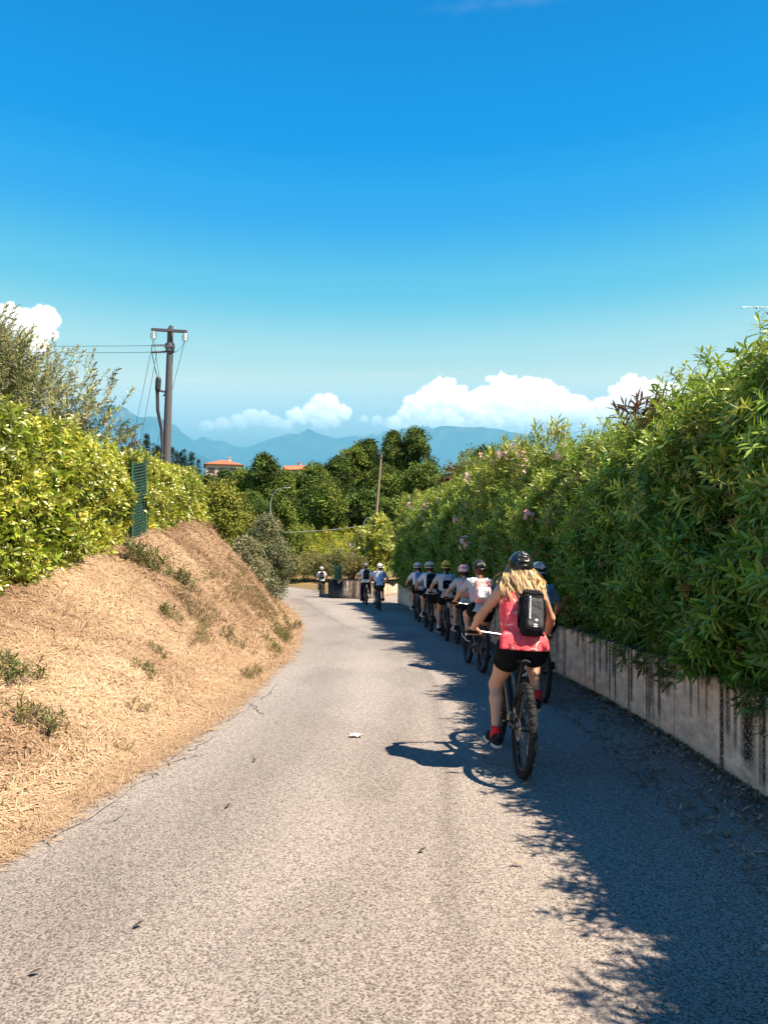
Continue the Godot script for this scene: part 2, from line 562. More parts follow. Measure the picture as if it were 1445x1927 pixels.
	# a few thin streaks of high cirrus
	for st in [[1.5, 14.7, 7.0, 0.14, 0.35], [11.0, 37.0, 9.0, 0.3, 0.06], [-15.0, 13.8, 4.0, 0.12, 0.2], [60.0, 15.0, 9.0, 0.2, 0.3], [-70.0, 17.0, 8.0, 0.2, 0.3], [150.0, 16.0, 9.0, 0.2, 0.3]]:
		var ppd := w / 360.0
		for y in range(int((90.0 - st[1] - 1.2) * ppd), int((90.0 - st[1] + 1.2) * ppd)):
			for x in range(int((180.0 + st[0] - st[2]) * ppd), int((180.0 + st[0] + st[2]) * ppd)):
				var u: float = (x / ppd - 180.0 - st[0]) / st[2]
				var q: float = (90.0 - y / ppd - st[1] + 0.25 * fnl.get_noise_2d(x * 0.4, 7.0)) / st[3]
				var a: float = st[4] * exp(-q * q) * (1.0 - u * u) * (0.6 + 0.8 * fnl.get_noise_2d(x * 0.7, y * 3.0))
				var px := posmod(x - w / 2, w)
				if a > 0.004: img.set_pixel(px, y, img.get_pixel(px, y).lerp(Color(0.85, 0.95, 1.0) * (0.95 / EXPO), clampf(a, 0.0, 1.0)))
	return img

func make_light() -> void:
	var cam := Camera3D.new()
	cam.name = "camera"
	cam.projection = Camera3D.PROJECTION_FRUSTUM
	cam.near = 0.1
	cam.far = 9000.0
	cam.size = 0.1 * 1927.0 / 1392.0
	cam.frustum_offset = Vector2(0, 0.1 * 103.5 / 1392.0)
	cam.position = Vector3(0, 1.6, 0)
	add_child(cam)
	cam.current = true
	var sky_mat := PanoramaSkyMaterial.new()
	sky_mat.panorama = ImageTexture.create_from_image(make_sky())
	var sky := Sky.new()
	sky.sky_material = sky_mat
	var env := Environment.new()
	env.background_mode = Environment.BG_SKY
	env.sky = sky
	env.tonemap_mode = Environment.TONE_MAPPER_LINEAR
	env.tonemap_exposure = EXPO
	env.sdfgi_enabled = true
	env.ssao_enabled = true
	env.ssil_enabled = true
	env.volumetric_fog_enabled = true
	env.volumetric_fog_density = 0.0
	var we := WorldEnvironment.new()
	we.name = "world_environment"
	we.environment = env
	add_child(we)
	var sun := DirectionalLight3D.new()
	sun.name = "sun"
	sun.light_energy = 1.6
	sun.light_color = Color(1.0, 0.93, 0.83)
	sun.light_angular_distance = 0.5
	sun.shadow_enabled = true
	sun.look_at_from_position(Vector3(0.62, 1.0, 0.22) * 30.0, Vector3.ZERO)
	add_child(sun)

func valley_haze() -> void:   # the summer haze that lies over the lake basin before the mountains
	var f := FogVolume.new()
	f.name = "valley_haze"
	f.shape = RenderingServer.FOG_VOLUME_SHAPE_BOX
	f.size = Vector3(9000, 270, 1050)
	f.position = V(0, 132, 1570)
	var m := FogMaterial.new()
	m.density = 0.0036
	m.albedo = Color(0.50, 0.84, 1.0)
	f.material = m
	f.set_meta("kind", "stuff")
	add_child(f)

func mountains() -> void:
	var left := [[-300, 900], [-100, 860], [20, 815], [90, 790], [150, 768], [182, 762], [207, 760], [238, 767], [268, 782], [300, 779], [330, 797], [360, 820], [385, 838], [398, 850], [407, 842], [418, 848], [426, 866], [452, 880], [520, 905]]
	var far := [[-500, 950], [-100, 920], [300, 870], [345, 838], [378, 820], [405, 822], [440, 840], [470, 840], [505, 826], [535, 815], [560, 812], [580, 806], [602, 812], [622, 818], [660, 818], [700, 821], [740, 817], [780, 806], [815, 801], [850, 800], [900, 803], [940, 806], [975, 813], [1010, 823], [1050, 836], [1110, 858], [1200, 880], [1500, 900], [1800, 890], [2200, 930]]
	var pale := [[520, 900], [600, 850], [660, 822], [720, 812], [790, 801], [860, 803], [930, 812], [1000, 838], [1100, 885]]
	var front := [[250, 940], [300, 850], [350, 838], [400, 862], [440, 885], [480, 930]]
	var list := [[left, 1750.0, 420.0, Color(0.030, 0.045, 0.045), "dark blue mountain ridge with a pale rocky slope behind the utility pole", 3], [front, 1500.0, 250.0, Color(0.028, 0.04, 0.04), "low dark ridge running down in front of the left mountain", 5], [far, 2900.0, 700.0, Color(0.035, 0.05, 0.05), "long pale blue mountain range across the middle of the horizon", 7], [pale, 3300.0, 500.0, Color(0.10, 0.11, 0.11), "palest mountain massif touching the cloud bases", 9]]
	for L in list:
		var mb := MB.new()
		var prof: Array = L[0]
		var D: float = L[1]
		var fn := FastNoiseLite.new()
		fn.seed = L[5]; fn.frequency = 0.0035; fn.fractal_octaves = 5; fn.fractal_type = FastNoiseLite.FRACTAL_RIDGED
		var nx := 150
		var nd := 26
		var x0: float = prof[0][0]
		var x1: float = prof[-1][0]
		for i in nx + 1:
			var px := lerpf(x0, x1, float(i) / nx)
			for k in nd + 1:
				var t := float(k) / nd * 1.35
				var d: float = D - L[2] * (1.0 - t)
				var x := (px - 722.5) / 1392.0 * d
				var crest := 1.6 + (1067.0 - pl(prof, px)) * D / 1392.0
				crest += fn.get_noise_2d(x * 3.0, 0.0) * crest * 0.03
				var up := t if t <= 1.0 else 1.0 - (t - 1.0) * 1.6
				var h := crest * pow(up, 0.85) * (1.0 - (1.0 - up) * 0.5 * (0.5 + 0.5 * fn.get_noise_2d(x, d * 0.6)))
				var rock := clampf(fn.get_noise_2d(x * 2.5, h * 3.0) * 1.2 - 0.3, 0.0, 1.0) * smoothstep(0.3, 0.8, up)
				mb.col = L[3].lerp(Color(0.30, 0.28, 0.25), rock * 0.6)
				mb.vert(Vector3(x, h - 4.0, -d), Vector3.UP)
		grid_done(mb, nx, nd)
		var o := struct("mountain", mb, vmat(1.0, 0.1))
		tag(o, L[4], "mountain")

func grid_done(mb: MB, nx: int, nd: int) -> void:   # faces and smooth normals of an (nx + 1) x (nd + 1) grid of vertices, seen from above
	var acc := PackedVector3Array()
	acc.resize(mb.v.size())
	for i in nx:
		for k in nd:
			var a := i * (nd + 1) + k
			var q := [a, a + 1, a + nd + 2, a + nd + 1]
			var fn := (mb.v[q[2]] - mb.v[q[0]]).cross(mb.v[q[3]] - mb.v[q[1]])
			if fn.y < 0.0: fn = -fn
			for j in q: acc[j] += fn
	for i in acc.size(): mb.n[i] = acc[i].normalized() if acc[i].length() > 0.0 else Vector3.UP
	for i in nx:
		for k in nd:
			var a := i * (nd + 1) + k
			mb.quad_i(a, a + 1, a + nd + 2, a + nd + 1)

func ground() -> void:
	var xs := [-6000.0, -2500.0, -900.0, -400.0, -220.0, -140.0]
	for i in 56: xs.append(-110.0 + i * 4.0)
	xs.append_array([140.0, 220.0, 400.0, 900.0, 2500.0, 6000.0])
	var ds := [-400.0, -100.0, -20.0]
	for i in 62: ds.append(-8.0 + i * 4.0)
	ds.append_array([260.0, 320.0, 420.0, 500.0, 900.0, 2000.0, 3500.0, 5600.0])
	var mb := MB.new()
	for x: float in xs:
		for d: float in ds:
			var g := Color(0.075, 0.10, 0.025)
			if d < 70.0: g = Color(0.26, 0.19, 0.09)
			elif d < 80.0: g = Color(0.34, 0.25, 0.12)
			elif d < 128.0: g = Color(0.13, 0.16, 0.035)
			g = g * (1.0 + 0.35 * bumps.get_noise_2d(x * 6.0, d * 6.0))
			mb.col = g
			mb.vert(Vector3(x, hill(x, d) - 0.04, -d), Vector3.UP)
	grid_done(mb, xs.size() - 1, ds.size() - 1)
	var m := vmat(1.0, 0.2)
	m.albedo_texture = noise_tex(0.03, [[0.2, Color(0.6, 0.6, 0.6)], [0.8, Color(1, 1, 1)]], 256)
	tri_mat(m, 0.3)
	struct("ground", mb, m)
	# the mown bank, finer
	mb = MB.new()
	var nd := 300
	var nt := 60
	for i in nd + 1:
		var d := -4.0 + 50.0 * i / nd
		for k in nt + 1:
			var t := -0.02 + pow(float(k) / nt, 1.7) * 26.0
			var x := sm(EL, d) - t
			var brown := clampf(bumps.get_noise_2d(x * 14.0 + 40.0, d * 14.0) * 0.6 + 0.05 + smoothstep(11.0, 18.0, d) * 0.35, 0.0, 1.0)
			mb.col = Color(0.40, 0.285, 0.17).lerp(Color(0.21, 0.125, 0.075), brown)
			mb.vert(V(x, bank(x, d) + 0.006, d), Vector3.UP)
	grid_done(mb, nd, nt)
	m = vmat(1.0, 0.15)
	m.albedo_texture = noise_tex(0.06, [[0.15, Color(0.42, 0.40, 0.36)], [0.5, Color(0.85, 0.84, 0.82)], [0.9, Color(1, 1, 1)]], 512)
	m.normal_enabled = true
	m.normal_texture = noise_tex(0.06, [], 512, FastNoiseLite.TYPE_SIMPLEX_SMOOTH, 4, 2, 6.0)
	tri_mat(m, 1.1)
	struct("embankment", mb, m)

func asphalt_tone(x: float, d: float) -> Color:
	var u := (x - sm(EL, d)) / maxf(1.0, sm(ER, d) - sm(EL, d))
	var g := 1.0 + 0.15 * bumps.get_noise_2d(x * 9.0, d * 3.0) + 0.08 * bumps.get_noise_2d(x * 40.0, d * 18.0)
	g *= 1.0 - 0.12 * smoothstep(0.12, 0.3, bumps.get_noise_2d(x * 30.0 + 7.0, d * 11.0))   # worn patches
	# the seam between two lanes of tar, and the darker patches worn along it
	var seam := x - sm([[2.0, 0.30], [4.9, 0.42], [6.7, 0.52], [10.0, 0.68], [15.0, 0.35], [19.7, -1.0], [26.0, -2.2], [36.0, -4.0]], d)
	g *= 1.0 - 0.24 * exp(-pow(seam / 0.06, 2.0)) - 0.16 * exp(-pow((seam + 0.35) / 0.28, 2.0)) * (0.6 + bumps.get_noise_2d(x * 20.0, d * 9.0))
	g *= 1.0 - 0.13 * exp(-pow((u - 0.20) / 0.10, 2.0)) * (0.7 + 0.8 * bumps.get_noise_2d(d * 10.0, 3.0))
	g *= 1.0 + 0.05 * exp(-pow((u - 0.33) / 0.06, 2.0)) + 0.05 * exp(-pow((u - 0.72) / 0.07, 2.0))   # polished wheel tracks
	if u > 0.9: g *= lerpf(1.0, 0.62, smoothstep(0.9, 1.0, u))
	var warm := 0.03 * bumps.get_noise_2d(x * 5.0 + 90.0, d * 2.0)
	return Color(0.405 + warm, 0.378, 0.368 - warm) * g

func road() -> void:
	var m := vmat(0.93, 0.25)
	var stones := FastNoiseLite.new()   # every stone of the tar its own tone
	stones.noise_type = FastNoiseLite.TYPE_CELLULAR
	stones.cellular_return_type = FastNoiseLite.RETURN_CELL_VALUE
	stones.cellular_distance_function = FastNoiseLite.DISTANCE_EUCLIDEAN
	stones.cellular_jitter = 1.0
	stones.fractal_type = FastNoiseLite.FRACTAL_NONE
	stones.frequency = 0.17
	var st := noise_tex(0.1, [[0.0, Color(0.50, 0.48, 0.465)], [0.2, Color(0.64, 0.62, 0.61)], [0.45, Color(0.77, 0.76, 0.75)], [0.8, Color(0.87, 0.86, 0.84)], [1.0, Color(0.95, 0.93, 0.90)]], 1024)
	st.noise = stones
	m.albedo_texture = st
	m.normal_enabled = true
	m.normal_texture = noise_tex(0.16, [], 512, FastNoiseLite.TYPE_SIMPLEX, 3, 1, 5.0)
	m.normal_scale = 0.12
	tri_mat(m, 0.74)
	M.asphalt = m
	var mb := MB.new()
	var nd := 420
	var nx := 44
	var jag := FastNoiseLite.new()
	jag.frequency = 1.1
	for i in nd + 1:
		var d := -4.0 + 74.0 * pow(float(i) / nd, 1.5)
		for k in nx + 1:
			var u := float(k) / nx
			var x := lerpf(sm(EL, d) - 0.03 + 0.05 * jag.get_noise_1d(d * 2.0), sm(ER, d) + 0.06, u)
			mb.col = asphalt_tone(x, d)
			mb.vert(V(x, 0.012 + (0.15 * maxf(0.0, d - 72.0)), d), Vector3.UP)
	grid_done(mb, nd, nx)
	var r := struct("road", mb, m)
	mb = MB.new()
	for i in 31:
		for k in 21:
			var x := lerpf(-3.0, 14.0, i / 30.0)
			var d := lerpf(30.5, 44.5, k / 20.0) + maxf(0.0, x) * 0.25
			mb.col = Color(0.42, 0.375, 0.35) * (1.0 + 0.12 * bumps.get_noise_2d(x * 9.0, d * 9.0))
			mb.vert(V(x, 0.002, d), Vector3.UP)
	grid_done(mb, 30, 20)
	struct("side_road", mb, m)
	# cracks along the left edge, and thin ones elsewhere: narrow strips that lie in the tar
	var cm := mat(lin(0.045, 0.04, 0.037), 1.0)
	for L in [[[-1.71, 4.54], [-1.68, 4.78], [-1.8, 4.92]], [[-1.95, 4.2], [-1.86, 4.6], [-1.77, 5.46], [-1.73, 5.7], [-1.73, 6.29], [-1.65, 6.44], [-1.62, 6.77], [-1.54, 7.03]], [[-1.76, 7.37], [-1.58, 7.65], [-1.51, 8.57], [-1.42, 9.3], [-1.45, 10.2]], [[-1.73, 6.0], [-1.6, 6.2], [-1.5, 6.25]], [[-1.3, 7.9], [-1.42, 8.2], [-1.51, 8.57]]]:
		var c := MB.new()
		var wide := rr(0.003, 0.006)
		var pts := []
		for i in L.size() - 1:
			for k in 6: pts.append(Vector2(L[i][0], L[i][1]).lerp(Vector2(L[i + 1][0], L[i + 1][1]), k / 6.0) + Vector2(rr(-0.03, 0.03), rr(-0.05, 0.05)))
		for i in pts.size() - 1:
			var a: Vector2 = pts[i]
			var b: Vector2 = pts[i + 1]
			var s := (b - a).orthogonal().normalized() * wide * rr(0.15, 1.3)
			c.face([V(a.x - s.x, 0.016, a.y - s.y), V(a.x + s.x, 0.016, a.y + s.y), V(b.x + s.x, 0.016, b.y + s.y), V(b.x - s.x, 0.016, b.y - s.y)], Vector3.UP)
		part("crack", c, cm, r)

func concrete_image(sd: int, dark: float) -> Image:
	var w := 1024
	var h := 128
	var img := Image.create_empty(w, h, false, Image.FORMAT_RGB8)
	var fn := FastNoiseLite.new()
	fn.seed = sd; fn.frequency = 0.02; fn.fractal_octaves = 5
	var g := RandomNumberGenerator.new()
	g.seed = sd
	var streak := PackedFloat32Array(); streak.resize(w)
	var reach := PackedFloat32Array(); reach.resize(w)
	for s in int(60 * dark):
		var c := g.randi_range(0, w - 1)
		var wd := g.randf_range(1.0, 6.0) * (2.4 if g.randf() < 0.22 else 1.0)
		var dp := g.randf_range(0.45, 1.1)
		var rc := g.randf_range(0.35, 1.15)
		for x in range(int(c - wd * 1.5), int(c + wd * 1.5) + 1):
			var xx := posmod(x, w)
			var e := clampf(1.4 - absf(x - c) / wd, 0.0, 1.0)
			if e * dp > streak[xx]:
				streak[xx] = e * dp; reach[xx] = rc
	for y in h:
		var t := float(y) / h
		for x in w:
			var n := fn.get_noise_2d(x, y * 2.0)
			var fine := fn.get_noise_2d(x * 9.0 + 300.0, y * 12.0)
			var v := 0.83 + n * 0.16 + fine * 0.09
			var s := streak[x] * (1.0 - smoothstep(reach[x] - 0.35, reach[x], t + n * 0.12)) * clampf(0.85 + fine * 1.3, 0.0, 1.0)
			var low := smoothstep(0.82, 1.0, t + n * 0.12) * 0.35   # splashed soil at the foot
			var top := (1.0 - smoothstep(0.0, 0.10, t + n * 0.08)) * 0.35
			v *= 1.0 - 0.80 * s
			v *= 1.0 - low - top
			img.set_pixel(x, y, Color(minf(1.0, v * 1.10), v * 0.97, v * 0.85))
	return img

func wall(called: String, label: String, pts: Array, tall: Array, thick: float, mats: Array, step: float, group: String) -> Node3D:   # pts [x, depth] run so that the land behind lies to the right
	var root := thing(called, label, "wall", V(pts[0][0], 0, pts[0][1]), group)
	var fine := []
	var run := 0.0
	for i in pts.size() - 1:
		var a := Vector2(pts[i][0], pts[i][1])
		var b := Vector2(pts[i + 1][0], pts[i + 1][1])
		var n := maxi(1, int(a.distance_to(b) / 0.4))
		for k in n: fine.append(a.lerp(b, float(k) / n))
	fine.append(Vector2(pts[-1][0], pts[-1][1]))
	var at := V(pts[0][0], 0, pts[0][1])
	var start := 0
	var total := 0.0
	while start < fine.size() - 1:
		var len := 0.0
		var e := start
		while e < fine.size() - 1 and len < step:
			len += fine[e].distance_to(fine[e + 1]); e += 1
		var mb := MB.new()
		var u0 := rr(0.0, 1.0)
		var acc := 0.0
		var prev := []
		for i in range(start, e + 1):
			var p: Vector2 = fine[i]
			var q: Vector2 = (fine[mini(i + 1, fine.size() - 1)] - fine[maxi(i - 1, 0)]).normalized()
			var side := Vector2(q.y, -q.x)   # towards the land
			if i == start: p += q * 0.006
			if i == e: p -= q * 0.006
			if i > start: acc += fine[i].distance_to(fine[i - 1])
			var h := pl(tall, total + acc) + 0.012 * bumps.get_noise_2d(p.x * 60.0, p.y * 60.0)
			var b := p + side * thick
			var u := u0 + acc / 8.0
			var ring := [[V(p.x, -0.05, p.y), 1.0], [V(p.x + side.x * 0.0, h - 0.015, p.y), 0.03], [V(p.x + side.x * 0.018, h, p.y + side.y * 0.018), 0.01], [V(b.x, h, b.y), 0.0], [V(b.x, -0.05, b.y), 1.0]]
			var f3 := Vector3(-side.x, 0, side.y)
			var norms := [f3, f3, Vector3.UP, Vector3.UP, -f3]
			var ids := []
			for k in 5: ids.append(mb.vert(ring[k][0] - at, norms[k], Vector2(u, ring[k][1])))
			if i > start:
				for k in 4: mb.quad_i(prev[k], prev[k + 1], ids[k + 1], ids[k])
			if i == start or i == e:
				var cap := []
				for k in 5: cap.append(ring[k][0] - at)
				mb.face(cap, Vector3(-q.x, 0, q.y) if i == start else Vector3(q.x, 0, -q.y))
			prev = ids
		part("panel", mb, mats[(start / 3) % mats.size()], root)
		total += acc
		start = e
	return root

func walls() -> void:
	var mats := []
	for k in 2:
		var m := mat(Color.WHITE, 0.95, 0.0, 0.2)
		m.albedo_texture = ImageTexture.create_from_image(concrete_image(11 + k, 1.0))
		m.normal_enabled = true
		m.normal_texture = M.asphalt.normal_texture
		m.normal_scale = 0.25
		mats.append(m)
	var pts := []
	for i in 37: pts.append([sm(ER, -3.0 + i * 35.3 / 36.0), -3.0 + i * 35.3 / 36.0])
	wall("retaining_wall", "long grey concrete retaining wall with black water streaks under the tall right hedge", pts, [[0.0, 0.74], [12.0, 0.72], [20.0, 0.8], [36.0, 0.92]], 0.22, mats, 2.4, "")
	var dm := mat(Color(0.50, 0.52, 0.56), 0.95, 0.0, 0.2)
	dm.albedo_texture = ImageTexture.create_from_image(concrete_image(31, 2.6))
	wall("retaining_wall", "low curved concrete wall black with streaks at the far road bend", [[-2.55, 44.0], [-2.7, 42.0], [-2.75, 39.8], [-2.45, 38.3], [-1.9, 37.4], [-1.2, 37.2], [-0.6, 37.9]], [[0.0, 0.95], [20.0, 0.98]], 0.25, [dm], 1.3, "")
	var pm := mat(Color(0.74, 0.72, 0.71), 0.95, 0.0, 0.2)
	pm.albedo_texture = mats[0].albedo_texture
	wall("retaining_wall", "pale concrete wall beyond the driveway gap behind two riders", [[-0.58, 38.4], [-0.2, 40.6], [0.3, 43.0], [1.2, 44.2], [5.0, 46.0], [10.0, 48.0]], [[0.0, 0.98], [20.0, 1.15]], 0.25, [pm], 2.2, "")
	# earth held up behind the walls
	var mb := MB.new()
	for i in 41:
		var d := -3.0 + i * 35.2 / 40.0
		for k in 9:
			var x := sm(ER, d) + 0.15 + 14.0 * pow(k / 8.0, 1.6)
			mb.col = Color(0.10, 0.07, 0.045)
			mb.vert(V(x, 0.66 + (0.12 if d > 15.0 else 0.0) + 0.05 * bumps.get_noise_2d(x * 40.0, d * 40.0), d), Vector3.UP)
	grid_done(mb, 40, 8)
	struct("terrace_soil", mb, vmat(1.0, 0.1))
	mb = MB.new()
	var edge := [[-2.4, 44.0], [-2.55, 42.0], [-2.6, 39.8], [-2.32, 38.45], [-1.8, 37.55], [-1.2, 37.35], [-0.65, 38.0], [-0.35, 39.5], [-0.05, 40.8], [0.45, 43.0], [1.3, 44.3], [5.0, 46.1]]
	var top := []
	for q in edge: top.append(V(q[0], 0.88, q[1]))
	for i in top.size() - 1: mb.face([top[i], top[i + 1], V(3.0, 0.95, 50.0), V(-3.0, 0.95, 50.0)] if i < 6 else [top[i], top[i + 1], V(3.0, 0.95, 50.0)], Vector3.UP)
	mb.col = Color(0.10, 0.07, 0.045)
	for i in mb.c.size(): mb.c[i] = mb.col
	struct("planting_bed", mb, vmat(1.0, 0.1))

# ---------- plants ----------
var LV := {}   # shared sprig, leaf and cluster meshes

func sprig(count: int, stem: float, ln: float, wd: float, spread0: float, spread1: float, whorl: int, droop: float) -> MB:   # grows along +y
	var mb := MB.new()
	mb.col = Color(0.7, 0.7, 0.5)
	mb.tube([Vector3.ZERO, Vector3(0, stem * 0.5, 0.004), Vector3(0, stem, 0)], [0.004, 0.003, 0.0015], 3, false)
	var turn := rr(0, TAU)
	for i in count:
		var t := float(i / whorl) / maxf(1.0, float(count - 1) / whorl)
		turn += TAU / whorl if i % whorl else 2.4
		var a := lerpf(spread0, spread1, t) + rr(-0.18, 0.18)
		var out := Vector3(cos(turn), 0, sin(turn))
		var dir := (out * sin(a) + Vector3.UP * cos(a)).normalized()
		var up := (Vector3.UP * sin(a) - out * cos(a)).normalized()
		up = (up + dir.cross(up) * rr(-0.7, 0.7)).normalized()
		var g := rr(0.75, 1.2)
		mb.col = Color(g * rr(0.9, 1.12), g, g * rr(0.8, 1.1))
		mb.leaf(Vector3(0, stem * (0.2 + 0.8 * t), 0), dir, up, ln * rr(0.75, 1.1) * (1.0 - 0.25 * t), wd * rr(0.8, 1.1), droop * rr(0.3, 1.6))
	return mb

func cluster(count: int, rad: float, ln: float, wd: float) -> MB:   # a ragged clump of leaves for trees farther off
	var mb := MB.new()
	for i in count:
		var p := rdir() * rad * pow(rng.randf(), 0.5)
		p.y *= 0.75
		var dir := (p.normalized() + rdir() * 0.9 + Vector3(0, -0.1, 0)).normalized()
		var up := (Vector3.UP + rdir() * 0.8).normalized()
		var side := dir.cross(up).normalized()
		var nn := side.cross(dir).normalized()
		var g := rr(0.7, 1.25)
		mb.col = Color(g * rr(0.92, 1.1), g, g * rr(0.85, 1.1))
		var l := ln * rr(0.6, 1.2)
		var w := wd * rr(0.35, 0.6)
		var a := mb.vert(p, (nn - dir * 0.3).normalized())
		var b := mb.vert(p + dir * l * 0.5 + side * w, (nn + side * 0.4).normalized())
		var c := mb.vert(p + dir * l * 0.5 - side * w, (nn - side * 0.4).normalized())
		var d := mb.vert(p + dir * l - nn * l * 0.2, (nn + dir * 0.4).normalized())
		mb.tri(a, b, c); mb.tri(b, d, c)
	return mb

func plant_kit() -> void:
	LV.laurel = []
	LV.lance = []
	LV.olive = []
	LV.mixed = []
	for k in 3:
		LV.laurel.append(sprig(9, 0.13, 0.125, 0.048, 1.35, 0.5, 2, 0.25).mesh())
		LV.lance.append(sprig(13, 0.22, 0.175, 0.030, 1.25, 0.3, 3, 0.3).mesh())
		LV.mixed.append((sprig(12, 0.14, 0.125, 0.036, 1.45, 0.45, 4, 0.25) if k < 2 else sprig(14, 0.2, 0.17, 0.030, 1.3, 0.35, 3, 0.3)).mesh())
		LV.olive.append(sprig(20, 0.30, 0.10, 0.024, 1.15, 0.5, 2, 0.1).mesh())
	LV.clump = []
	LV.fine = []
	LV.big = []
	for k in 3:
		LV.clump.append(cluster(44, 0.55, 0.24, 0.14).mesh())
		LV.fine.append(cluster(30, 0.34, 0.15, 0.06).mesh())
		LV.big.append(cluster(64, 0.85, 0.34, 0.24).mesh())
	M.glossy = vmat(0.32, 0.6, 0.8)
	M.leaf = vmat(0.45, 0.5, 0.75)
	M.far_leaf = vmat(0.6, 0.3, 0.6)
	M.dry = vmat(0.8, 0.25, 0.35)
	M.bark = mat(lin(0.13, 0.10, 0.075), 0.95, 0.0, 0.15)
	M.bark.albedo_texture = noise_tex(0.05, [[0.2, Color(0.55, 0.52, 0.5)], [0.8, Color(1, 1, 1)]], 256)
	M.bark.normal_enabled = true
	M.bark.normal_texture = noise_tex(0.05, [], 256, FastNoiseLite.TYPE_SIMPLEX_SMOOTH, 3, 5, 8.0)
	tri_mat(M.bark, 2.0)
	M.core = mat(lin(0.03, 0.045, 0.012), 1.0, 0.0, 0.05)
	M.flower = vmat(0.6, 0.3, 0.6)

func place(pos: Vector3, dir: Vector3, s: float) -> Transform3D:
	return Transform3D(basis_to(dir, rr(0, TAU)).scaled_local(Vector3.ONE * s), pos)

func green(base: Color, vary := 0.25) -> Color:
	var g := 1.0 + rr(-vary, vary)
	return Color(base.r * g * (1.0 + rr(-0.12, 0.18)), base.g * g, base.b * g * (1.0 + rr(-0.2, 0.2)))

func foliage(root: Node3D, kind: String, m: Material, where: Array, tints: Array, called := "foliage") -> void:   # shared between three meshes, so that repeats do not show
	var n: int = LV[kind].size()
	for k in n:
		var w := []
		var t := []
		for i in range(k, where.size(), n):
			w.append(where[i]); t.append(tints[i])
		if w.size(): scatter(called, LV[kind][k], m, w, t, root)

func local(where: Array, at: Vector3) -> Array:
	var o := []
	for t: Transform3D in where: o.append(Transform3D(t.basis, t.origin - at))
	return o

